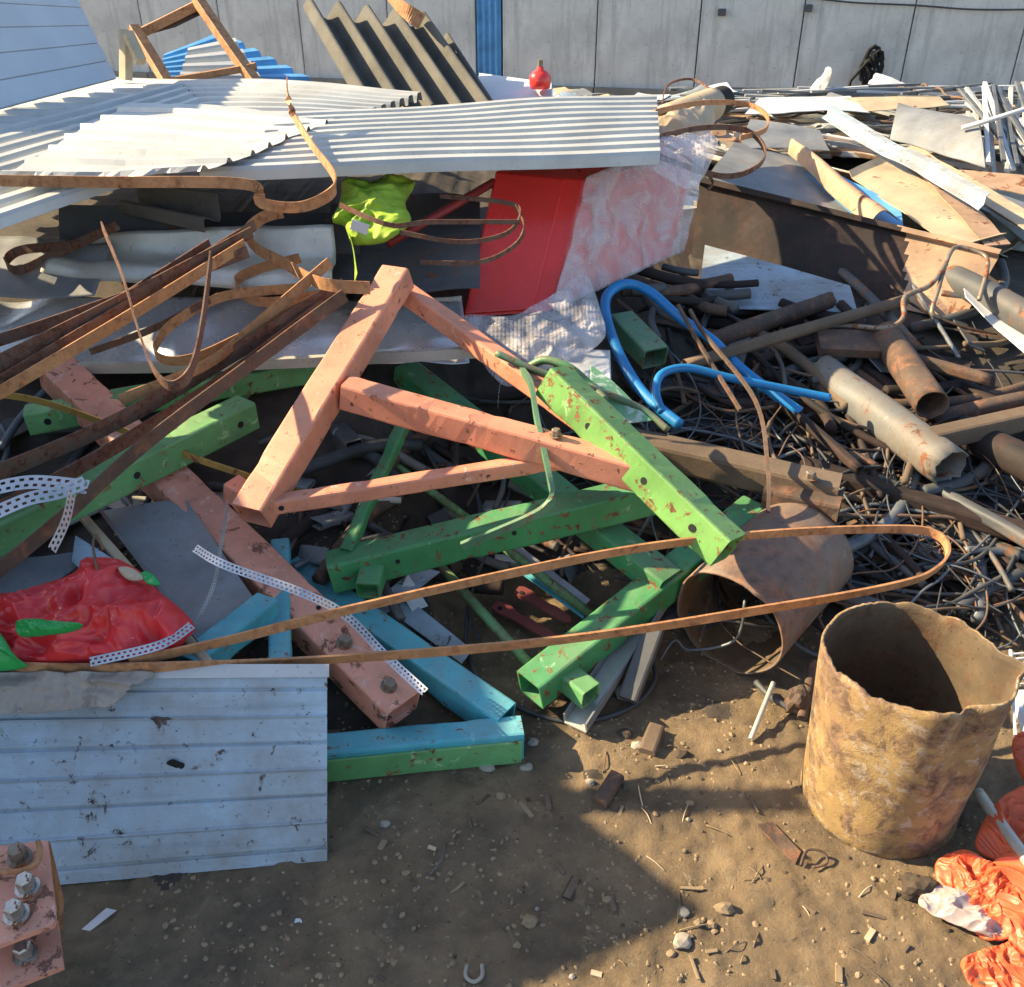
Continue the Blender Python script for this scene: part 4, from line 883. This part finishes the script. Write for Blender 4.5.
mesh('tube', *tube(catmull([Q(800, 412, .34), Q(745, 372, .42), Q(712, 340, .48), Q(680, 318, .52), Q(650, 292, .57), Q(625, 284, .6), Q(607, 296, .58), Q(607, 320, .55), Q(622, 360, .5), Q(645, 395, .44), Q(680, 425, .4)], 8), .017, 12), M['bluepipe'], bt, smooth=True)
mesh('tube', *tube(catmull([Q(662, 412, .42), Q(656, 392, .46), Q(662, 374, .49), Q(688, 368, .49), Q(730, 378, .46), Q(790, 390, .42), Q(830, 398, .4)], 8), .013, 12), M['bluepipe'], bt, smooth=True)
# wire handle on brown plate
tag(mesh('bent_wire', *tube(catmull([Q(979, 300, .53), Q(987, 270, .60), Q(984, 255, .63), Q(958, 247, .645), Q(948, 258, .63), Q(938, 290, .57), Q(932, 312, .52), Q(940, 318, .50)], 8), .008, 8), M['boltm'], smooth=True), 'handle shaped bent rod on the tan end of the brown plate', 'rod')
tag(mesh('bent_wire', *tube(catmull([Q(946, 264, .63), Q(930, 285, .58), Q(905, 297, .55), Q(903, 318, .51), Q(885, 328, .48), Q(840, 326, .46), Q(780, 332, .44)], 8), .009, 8), M['boltm'], smooth=True), 'grey bent rod running left from the handle shaped rod', 'rod')
strap([(690, 310, .56), (705, 335, .53), (755, 400, .45), (768, 470, .40), (768, 512, .34)], .010, 'rusty rod standing up through the tangle above the timber', m='rust', grp=None, th=.01)
strap([(678, 305, .60), (700, 345, .52), (740, 410, .42)], .010, 'thin rusty rod crossing the blue tube', m='rust', grp=None, th=.01)
rnd = random.Random(77)
def wander(px, py, L, r, m_, label, lift, curl, group, name='wire'):
    c = P(px, py, lift); az = rnd.uniform(0, 6.28); k = rnd.uniform(-curl, curl); pts = []; p = V(c); step = .06
    for i in range(max(4, int(L / step))):
        q = V((p.x, p.y, max(mound(p.x, p.y) + lift + .03 * noise.noise(V((p.x * 6, p.y * 6, px))) , .01))); pts.append(q)
        p += V((math.cos(az), math.sin(az), 0)) * step; az += k * step + rnd.uniform(-.15, .15); k += rnd.uniform(-1.5, 1.5) * step * 4
    # centre on start
    mid = pts[len(pts) // 2]; dx = V((c.x - mid.x, c.y - mid.y, 0))
    pts = [V((q.x + dx.x, q.y + dx.y, max(.01, mound(q.x + dx.x, q.y + dx.y) + (q.z - mound(q.x, q.y))))) for q in pts]
    return tag(mesh(name, *tube(catmull(pts, 4), r, 6), M[m_], smooth=True), label, 'wire', group)
for i in range(190):
    px, py = rnd.uniform(640, 1050), rnd.triangular(350, 640, 520)
    if px < 860 and py > 500 and rnd.random() < .75: px = rnd.uniform(860, 1050)
    wander(px, py, rnd.uniform(.3, 1.1), rnd.choice([.002, .003, .003, .004, .006]), rnd.choice(['wire', 'wire', 'wire_grey', 'wire_brown', 'wire_brown']), 'loose wire in the tangle right of the green frame', rnd.uniform(.02, .10), 5, 'wires of the right hand tangle')
for i in range(115):
    rod(rnd.uniform(650, 1050), rnd.uniform(300, 600), rnd.uniform(.2, .7), rnd.choice([.005, .008, .012, .02]), rnd.gauss(-.5, .9), rnd.uniform(.02, .09), rnd.uniform(-.1, .1), rnd.choice(['rust', 'rust_dark', 'darkmetal', 'wire_grey', 'wood', 'rust_dark']),
        rnd.uniform(-.22, .22), 'metal_rod', 'rusty rod lying in the tangle right of the green frame', 'rod', 'rods of the right hand tangle')
for i in range(14):
    rod(rnd.uniform(630, 720), rnd.uniform(270, 320), rnd.uniform(.1, .35), rnd.choice([.008, .014, .02]), rnd.gauss(-.4, .9), .09, .1, rnd.choice(['rust', 'darkmetal', 'rust_dark']), .1, 'metal_rod', 'short dark rod beside the lower corner of the bubble wrap', 'rod', 'rods beside the bubble wrap')
for i in range(60):
    px, py = rnd.uniform(650, 1040), rnd.uniform(320, 600); c = P(px, py, .03); az = rnd.gauss(-.5, .8); L = rnd.uniform(.12, .4); w = rnd.uniform(.04, .1); d = V((math.cos(az), math.sin(az), rnd.uniform(-.3, .2))); s = d.cross(V((rnd.uniform(-.5, .5), rnd.uniform(-.5, .5), 1))).normalized() * w
    tag(mesh('metal_plate', *prism([c - d * L / 2 - s / 2, c + d * L / 2 - s * .4, c + d * L / 2 + s / 2, c - d * L * .4 + s / 2], .006), M[rnd.choice(['rust_dark', 'darkmetal', 'rust', 'rust_dark', 'grey'])]), 'small dark plate in the tangle right of the green frame', 'plate', 'plates of the right hand tangle')
# wires over the wire stack before the wall
for i in range(16):
    wander(rnd.uniform(700, 1000), rnd.uniform(95, 130), rnd.uniform(.8, 1.6), .008, rnd.choice(['wire_grey', 'wire', 'wire_brown']), 'loose wire on the far pile before the wall', .14, 2, 'wires of the far pile')
# ---------------------------------------------------------------- lying barrel
lyb = empty('steel_barrel', Q(760, 640, 0), 'brown cut steel pipe drum lying on its side, open end toward the left', 'drum')
def drum(a, b, ra, rb, m_, parent, name, rimfn=None, n=96, m2=26, th=.006, dent=None):
    a, b = V(a), V(b); t = (b - a).normalized(); s = t.cross(V((0, 1, .2))).normalized(); u = s.cross(t); L = (b - a).length; vs, fs = [], []
    for off in (0, -th):
        for i in range(m2):
            for k in range(n):
                an = 2 * math.pi * k / n; f = i / (m2 - 1); rr = ra + (rb - ra) * f + off
                dr = dent(an, f) if dent else 0
                e = rimfn(an, f) if rimfn else 0
                vs.append(a + t * (L * f + e) + (s * math.cos(an) + u * math.sin(an)) * (rr + dr))
    N = n * m2
    for i in range(m2 - 1):
        for k in range(n):
            k2 = (k + 1) % n; fs.append((i * n + k, i * n + k2, (i + 1) * n + k2, (i + 1) * n + k)); fs.append((N + i * n + k, N + (i + 1) * n + k, N + (i + 1) * n + k2, N + i * n + k2))
    for k in range(n):
        k2 = (k + 1) % n; e = (m2 - 1) * n; fs.append((k, N + k, N + k2, k2)); fs.append((e + k, e + k2, N + e + k2, N + e + k))
    o = mesh(name, vs, fs, M[m_], parent, smooth=True)
    o.data.materials.append(M['inner_shade'])
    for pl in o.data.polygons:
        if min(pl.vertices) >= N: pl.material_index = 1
    return o
nn1 = lambda an, f, k: noise.noise(V((math.cos(an) * 1.6 + k, math.sin(an) * 1.6, f * 1.5 + k)))
drum(V((.545, 1.86, .150)), V((.80, 2.16, .165)), .150, .154, 'barrel_dark', lyb, 'drum_shell', rimfn=lambda an, f: ((.012 * nn1(an, 0, 1) + .004 * noise.noise(V((an * 5, 2, 2)))) * max(0, 1 - f * 6)), dent=lambda an, f: .007 * nn1(an, f, 4))
ring = []
tag(mesh('wire', *tube(catmull([Q(745, 600, .2), Q(735, 640, .1), Q(690, 650, .04), Q(675, 640, .06), Q(660, 660, .03)]), .004, 6), M['wire_grey'], smooth=True), 'grey wire looping in the mouth of the lying drum', 'wire')
# ---------------------------------------------------------------- standing drum
sdm = empty('steel_barrel', (.815, 1.44, 0), 'yellow brown rusty steel drum standing upright on the dirt, rim dented', 'drum')
def rimz(an, f):
    # angle 0.. around; front is where the view sees it
    w = max(0, (f - .55) / .45) ** 1.5
    x = math.cos(an)
    return w * (.012 * nn1(an, 0, 2) + (.01 * math.sin(an * 5) if True else 0) * .5)
def dentf(an, f):
    w = f ** 2
    front = -1.5708
    s_ = .0
    for c_, wd, am in DENTS: 
        d_ = math.atan2(math.sin(an - c_), math.cos(an - c_)); s_ += am * math.exp(-(d_ / wd) ** 2)
    return s_ * w + .005 * nn1(an, f * 1.5, 6)
a = V((.815, 1.44, -.005)); b = V((.818, 1.45, .405))
_t = (b - a).normalized(); _s = _t.cross(V((0, 1, .2))).normalized(); _u = _s.cross(_t)
def angof(dx, dy): d_ = V((dx, dy, 0)); return math.atan2(d_.dot(_u), d_.dot(_s))
DENTS = [(angof(-.12, -1), .35, .010), (angof(.28, -1), .20, -.034), (angof(1, -.12), .13, .028), (angof(-.6, -1), .25, -.008), (angof(.9, .2), .2, -.008)]
def rimz2(an, f):
    w = max(0, (f - .5) / .5) ** 1.5; d_ = math.atan2(math.sin(an - angof(.1, -1)), math.cos(an - angof(.1, -1)))
    d2 = math.atan2(math.sin(an - angof(.25, -1)), math.cos(an - angof(.25, -1)))
    return w * (.022 * math.exp(-(d_ / .9) ** 2) + + .016 * nn1(an, 0, 2) + .007 * noise.noise(V((math.cos(an) * 6, math.sin(an) * 6, 3))) + .004 * noise.noise(V((math.cos(an) * 17, math.sin(an) * 17, 3))) - .018 * math.exp(-(d2 / .2) ** 2) + .003 * noise.noise(V((an * 6, 0, 0))))
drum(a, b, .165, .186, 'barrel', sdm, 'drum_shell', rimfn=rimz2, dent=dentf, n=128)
# ---------------------------------------------------------------- foreground blue sheet
def fold(u, v): return 0
c = (Q(-70, 896, .005), Q(327, 861, .005), Q(327, 676, .335), Q(-70, 676, .335))
def fsh(u, v, p):
    t = v * 7.0; f = t % 1
    h = .006 * math.exp(-((f - .5) / .05) ** 2) * (1 if int(t) % 2 else -1) if True else 0
    return h + .004 * n3(p, 3, 2) + .0015 * n3(p, 12, 2)
vs, fs = sheet(c, 60, 160, fsh, .0015)
bs = empty('ribbed_siding', Q(130, 880, 0), 'dirty pale blue ribbed siding sheet leaning at the lower left', 'metal sheet')
mesh('sheet_face', vs, fs, M['bluepanel'], bs)
vs, fs = sheet((Q(-70, 680, .337), Q(329, 677, .337), Q(329, 664, .35), Q(-70, 664, .35)), 40, 4, None, .002); mesh('top_lip', vs, fs, M['galv'], bs)
rf = lambda u, v: 0
vs, fs = blob([Q(-30, 676, .36), Q(60, 670, .36), Q(150, 672, .36), Q(155, 684, .34), Q(120, 700, .32), Q(50, 712, .30), Q(-30, 715, .3)], .006, .008, 9, up=V((0, -.7, .7)), th=.001, back=0)
def ff(u, v, p): return .010 * (1 - 3 * abs(n3((p.x * .5, p.y, p.z), 22, 1))) * (.3 + v) + .006 * n3(p, 50) + .004
fc = [Q(-70, 720, .285), Q(110, 708, .30), Q(158, 672, .347), Q(-70, 672, .347)]
vs, fs = sheet([p + V((0, -.012, .012)) for p in fc], 110, 40, ff, .001, .05)
tag(mesh('plastic_film', vs, fs, M['mudfilm'], smooth=True), 'muddy cream plastic film stuck along the top of the blue siding', 'plastic film')
q0 = Q(178, 765, .18) + V((0, -.006, .004))
tag(mesh('tar_blob', *blob([q0 + V((x * .02, 0, z * .022)) for x, z in ((-1, .3), (-.3, .9), (.4, .5), (.8, .2), (.7, -1), (.1, -1.1), (-.2, -.3))], .004, .003, 40, up=V((0, -.7, .7)), M=40, rings=5, back=.1), M['black'], smooth=True), 'small black tar spot on the blue siding', 'tar spot')
# ---------------------------------------------------------------- red bag
rb = empty('red_bag', Q(90, 640, .3), 'crumpled red plastic sack with green patches resting behind the blue siding', 'plastic sack')
ol = [Q(-40, 612, .36), Q(20, 598, .38), Q(70, 582, .39), Q(108, 560, .41), Q(140, 572, .40), Q(160, 592, .39), Q(190, 618, .37), Q(192, 635, .36), Q(165, 655, .35), Q(100, 664, .35), Q(20, 666, .35), Q(-40, 660, .35)]
vs, fs = blob(ol, .055, .046, 8, rings=26, M=260, up=V((-.1, -.45, .9)).normalized(), seed=2); mesh('sack', vs, fs, M['bagred'], rb, smooth=True)
vs, fs = blob([Q(18, 622, .47), Q(45, 620, .47), Q(82, 624, .47), Q(70, 632, .455), Q(45, 636, .45), Q(20, 636, .45)], .012, .015, 14, up=V((0, -.5, .86)), seed=4); mesh('green_patch', vs, fs, M['baggreen'], rb, smooth=True)
vs, fs = blob([Q(-30, 625, .43), Q(-5, 628, .43), Q(15, 655, .40), Q(25, 668, .37), Q(-30, 668, .37)], .012, .015, 14, up=V((0, -.5, .86)), seed=4); mesh('green_patch', vs, fs, M['baggreen'], rb, smooth=True)
vs, fs = blob([Q(140, 574, .44), Q(150, 572, .44), Q(160, 584, .43), Q(148, 584, .43)], .006, .006, 20, up=V((0, -.5, .86)), seed=4, M=30, rings=5); mesh('green_patch', vs, fs, M['baggreen'], rb, smooth=True)
vs, fs = blob([Q(118, 568, .45), Q(132, 568, .45), Q(143, 578, .44), Q(128, 580, .44)], .006, .006, 20, up=V((0, -.5, .86)), seed=4, M=30, rings=5); mesh('pale_patch', vs, fs, M['cream'], rb, smooth=True)
tag(mesh('wire', *tube(catmull([Q(98, 575, .46), Q(93, 545, .48), Q(97, 535, .49), Q(103, 550, .47)]), .003, 6), M['wire_brown'], smooth=True), 'short rusty wire hook above the red sack', 'wire')
# ---------------------------------------------------------------- bolted clamp lower left
cl = empty('bolted_clamp', Q(20, 950, 0), 'salmon painted steel clamp of two plates with bolts at the lower left corner', 'clamp')
top = [Q(-40, 852, .22), Q(48, 842, .22), Q(57, 918, .20), Q(54, 926, .20), Q(-40, 962, .20)]
tp = mesh('top_plate', *prism(top, .012), M['salmon_worn'], cl)
low = [Q(-40, 960, .13), Q(58, 920, .13), Q(64, 968, .12), Q(10, 990, .12), Q(-40, 1000, .12)]
bpl = mesh('bottom_plate', *prism(low, .012), M['salmon_worn'], cl)
mesh('side_plate', *prism([Q(48, 842, .215), Q(62, 900, .14), Q(60, 930, .10), Q(50, 905, .12)], .008, V((1, 0, 0))), M['strap'], cl)
for (px, py, z, m_) in ((20, 858, .228, 'boltm'), (28, 888, .226, 'chrome'), (17, 915, .224, 'chrome'), (26, 955, .137, 'chrome')):
    bolt(Q(px, py, z), (.05, -.1, 1), .015, .034, M[m_], bpl if z < .2 else tp)
mesh('bent_rod', *tube(catmull([Q(-20, 868, .24), Q(10, 872, .24), Q(35, 865, .24), Q(40, 850, .245), Q(38, 842, .24)]), .005, 8), M['strap'], cl, smooth=True)
# ---------------------------------------------------------------- orange plastic, grey pipe, white grille at the right
rnd = random.Random(9)
for i, (ol, lab) in enumerate([([(935, 865, .03), (965, 852, .05), (1010, 880, .06), (1020, 930, .04), (985, 940, .02), (950, 905, .02)], 'orange plastic sack scrap beside the standing drum'),
      ([(985, 870, .05), (1040, 850, .08), (1060, 930, .06), (1020, 950, .03), (1000, 920, .04)], 'orange plastic sack scrap at the right edge'),
      ([(975, 845, .04), (1000, 800, .08), (1045, 785, .1), (1045, 850, .06), (1005, 862, .04)], 'orange plastic sack scrap behind the grey pipe'),
      ([(960, 965, .01), (1000, 945, .03), (1060, 930, .04), (1060, 1010, .02), (1000, 1010, .01)], 'orange plastic sack scrap at the lower right corner'),
      ([(1012, 742, .1), (1030, 735, .12), (1045, 780, .1), (1022, 780, .08)], 'orange red plastic scrap at the right edge level with the drum')]):
    tag(mesh('plastic_sack', *blob([Q(*p) for p in ol], .008, .020, 15, M=220, seed=i, back=0, th=.002), M['bagorange']), lab, 'plastic sack')
tag(mesh('plastic_film', *blob([Q(*p) for p in [(918, 905, .02), (945, 885, .04), (990, 915, .04), (1005, 940, .03), (968, 930, .03)]], .004, .022, 13, M=130, seed=8, back=0, th=.001), M['clearfilm']), 'milky torn plastic film on the orange scraps', 'plastic film')
tag(rock(Q(918, 888, .02), .032, M['darkclod'], 'dirt_clod', seed=5, sq=.9, sub=3), 'dark clod of dirt at the foot of the standing drum', 'clod')
tag(mesh('grey_pipe', *pipe(Q(978, 792, .06), Q(1060, 905, .10), .012, .003, n=16), M['galv_shade'], smooth=True), 'thin grey pipe right of the standing drum', 'pipe')
vs, fs = merge([boxtube(Q(1008 + 2, 655 + i * 5, .14), Q(1060, 650 + i * 5, .14), .004, .004, solid=True, c=.0005) for i in range(7)] + [boxtube(Q(1010, 650, .145), Q(1016, 735, .05), .006, .006, solid=True, c=.001)])
gr = empty('white_grille', Q(1020, 700, .0), 'white plastic grille at the right edge behind the drum', 'grille')
mesh('grille_bars', vs, fs, M['white'], gr); mesh('grille_panel', *prism([Q(1008, 690, .08), Q(1050, 690, .08), Q(1050, 760, .03), Q(1022, 735, .03)], .004), M['white'], gr)
# ---------------------------------------------------------------- things on the dirt
def G(px, py): q = Q(px, py, 0); return V((q.x, q.y, gz(q.x, q.y)))
tag(mesh('rust_block', *boxtube(G(598, 808) + V((0, 0, .015)), G(616, 782) + V((0, 0, .02)), .035, .025, solid=True), M['rust']), 'brown rusty block on the lit edge of the shadow', 'block')
tag(mesh('wood_piece', *boxtube(G(646, 756) + V((0, 0, .012)), G(656, 732) + V((0, 0, .015)), .04, .02, solid=True), M['wood']), 'short brown wood piece near the steel channel', 'wood piece')
tag(mesh('wood_piece', *boxtube(G(566, 900) + V((0, 0, .006)), G(576, 880) + V((0, 0, .006)), .02, .008, solid=True), M['wood']), 'small flat chip lying in the shadow', 'wood piece')
tag(mesh('white_disc', *lathe(G(297, 923), [(0, 0), (.010, 0), (.010, .004), (0, .004)], 16), M['white']), 'small white round disc on the shaded dirt', 'disc')
tag(mesh('glass_shard', *prism([G(82, 930) + Z * .006, G(108, 912) + Z * .012, G(118, 914) + Z * .01, G(90, 932) + Z * .004], .002), M['clearbag']), 'pale torn wrapper on the dirt near the clamp', 'wrapper')
tag(mesh('flat_iron', *prism([G(757, 828) + Z * .008, G(772, 824) + Z * .008, G(800, 855) + Z * .008, G(795, 866) + Z * .008, G(778, 850) + Z * .008], .006), M['rust']), 'flat rusty hinge on the lit dirt', 'hinge')
tag(mesh('bent_wire', *tube(catmull([G(800, 868) + Z * .01, G(806, 856) + Z * .02, G(822, 858) + Z * .02, G(826, 866) + Z * .01, G(812, 870) + Z * .01]), .003, 6), M['rust'], smooth=True), 'small bent rusty wire in front of the standing drum', 'wire')
tag(mesh('shackle', *tube(catmull([G(467, 966) + Z * .006, G(466, 978) + Z * .006, G(474, 983) + Z * .006, G(482, 978) + Z * .006, G(482, 966) + Z * .006]), .004, 6), M['stone'], smooth=True), 'small pale U shaped shackle at the bottom of the shaded dirt', 'shackle')
tag(mesh('grey_pipe', *pipe(G(770, 700) + Z * .06, G(750, 742) + Z * .012, .006, .002, n=12), M['galv_shade'], smooth=True), 'short thin grey pipe stuck in the dirt below the lying drum', 'pipe')
tag(rock(Q(797, 700, .04), .03, M['rust'], 'rusty_lump', seed=9, sq=1.3, sub=3), 'crusty rusty lump between the two drums', 'lump')
tag(mesh('bent_wire', *tube(catmull([Q(756, 682, .03), Q(775, 700, .03), Q(800, 712, .02)]), .008, 8), M['darkmetal'], smooth=True), 'short dark rod below the lying drum', 'rod')
tag(mesh('twig', *tube(catmull([G(445, 846) + Z * .005, G(442, 862) + Z * .01, G(430, 876) + Z * .005]), .0015, 5), M['wire_grey'], smooth=True), 'thin curved twig on the shaded dirt', 'twig')
tag(mesh('brown_pipe_stub', *pipe(Q(802, 718, .02), Q(814, 662, .08), .012, .003, n=14), M['rust'], smooth=True), 'short rusty stub standing beside the rusty lump', 'pipe')
rnd = random.Random(3)
for i in range(36):
    px, py = rnd.uniform(560, 1000), rnd.uniform(740, 985)
    if px > 790 and py < 880: continue
    g0 = G(px, py); az = rnd.uniform(0, 6.28); L = rnd.uniform(.02, .07); d = V((math.cos(az), math.sin(az), 0)); s_ = V((-d.y, d.x, 0))
    tag(mesh('straw', *tube(catmull([g0 + Z * .004, g0 + d * L * .5 + s_ * L * rnd.uniform(-.06, .06) + Z * .009, g0 + d * L + Z * .004], 4), rnd.uniform(.0008, .0018), 5), M[rnd.choice(['palewood', 'wood', 'clod'])], smooth=True), 'thin straw or twig on the open dirt', 'straw', 'straws on the dirt')
for i in range(36):
    px, py = rnd.uniform(340, 930), rnd.uniform(760, 985)
    if px > 790 and py < 880: continue
    g0 = G(px, py); az = rnd.uniform(0, 3.14); L = rnd.uniform(.012, .05); d = V((math.cos(az), math.sin(az), rnd.uniform(-.1, .1)))
    tag(mesh('wood_chip', *boxtube(g0 - d * L / 2 + Z * .005, g0 + d * L / 2 + Z * .006, rnd.uniform(.004, .012), .004, solid=True, c=.0008), M[rnd.choice(['wood', 'wood', 'rust', 'clod', 'palewood'])]), 'small chip of wood or rust on the dirt', 'chip', 'chips on the dirt')
# gravel and crumbs: nobody could count them
parts = []
import bmesh
bm = bmesh.new(); bmesh.ops.create_icosphere(bm, subdivisions=1, radius=1); IV = [v.co.copy() for v in bm.verts]; IF = [tuple(v.index for v in f.verts) for f in bm.faces]; bm.free()
for mi, (mn, cnt) in enumerate((('clod', 42000), ('stone', 800), ('darkclod', 1800))):
    vs, fs = [], []
    for i in range(cnt):
        x, y = rnd.uniform(-1.1, 1.5), rnd.uniform(.85, 2.3)
        if noise.noise(V((x * 3, y * 3, mi))) < rnd.uniform(-.6, .2): continue
        r = .0009 + .0058 * rnd.random() ** 6; z = gz(x, y); o = len(vs)
        A, B, Cc = rnd.uniform(.7, 1.3), rnd.uniform(.7, 1.3), rnd.uniform(.5, .9); rz = rnd.uniform(0, 3); ca, sa = math.cos(rz), math.sin(rz)
        for k, v in enumerate(IV):
            q = 1 + rnd.uniform(-.25, .25); X, Y = v.x * r * A * q, v.y * r * B * q
            vs.append((x + X * ca - Y * sa, y + X * sa + Y * ca, z + v.z * r * Cc * q + r * .3))
        fs += [tuple(j + o for j in f) for f in IF]
    tag(mesh(['soil_crumbs', 'gravel', 'dark_crumbs'][mi], vs, fs, M[mn]), ['loose crumbs of dry soil strewn over the dirt', 'small pale gravel strewn over the dirt', 'dark cinders strewn over the dirt'][mi], 'gravel', None, 'stuff')
for i in range(30):
    px, py = rnd.uniform(350, 960), rnd.uniform(720, 980)
    if 780 < px and py < 890: continue
    tag(rock(G(px, py) + Z * .004, rnd.uniform(.008, .02), M[rnd.choice(['clod', 'stone', 'clod', 'darkclod'])], 'stone', seed=i * 1.7), 'small stone or clod on the open dirt', 'stone', 'stones on the dirt')
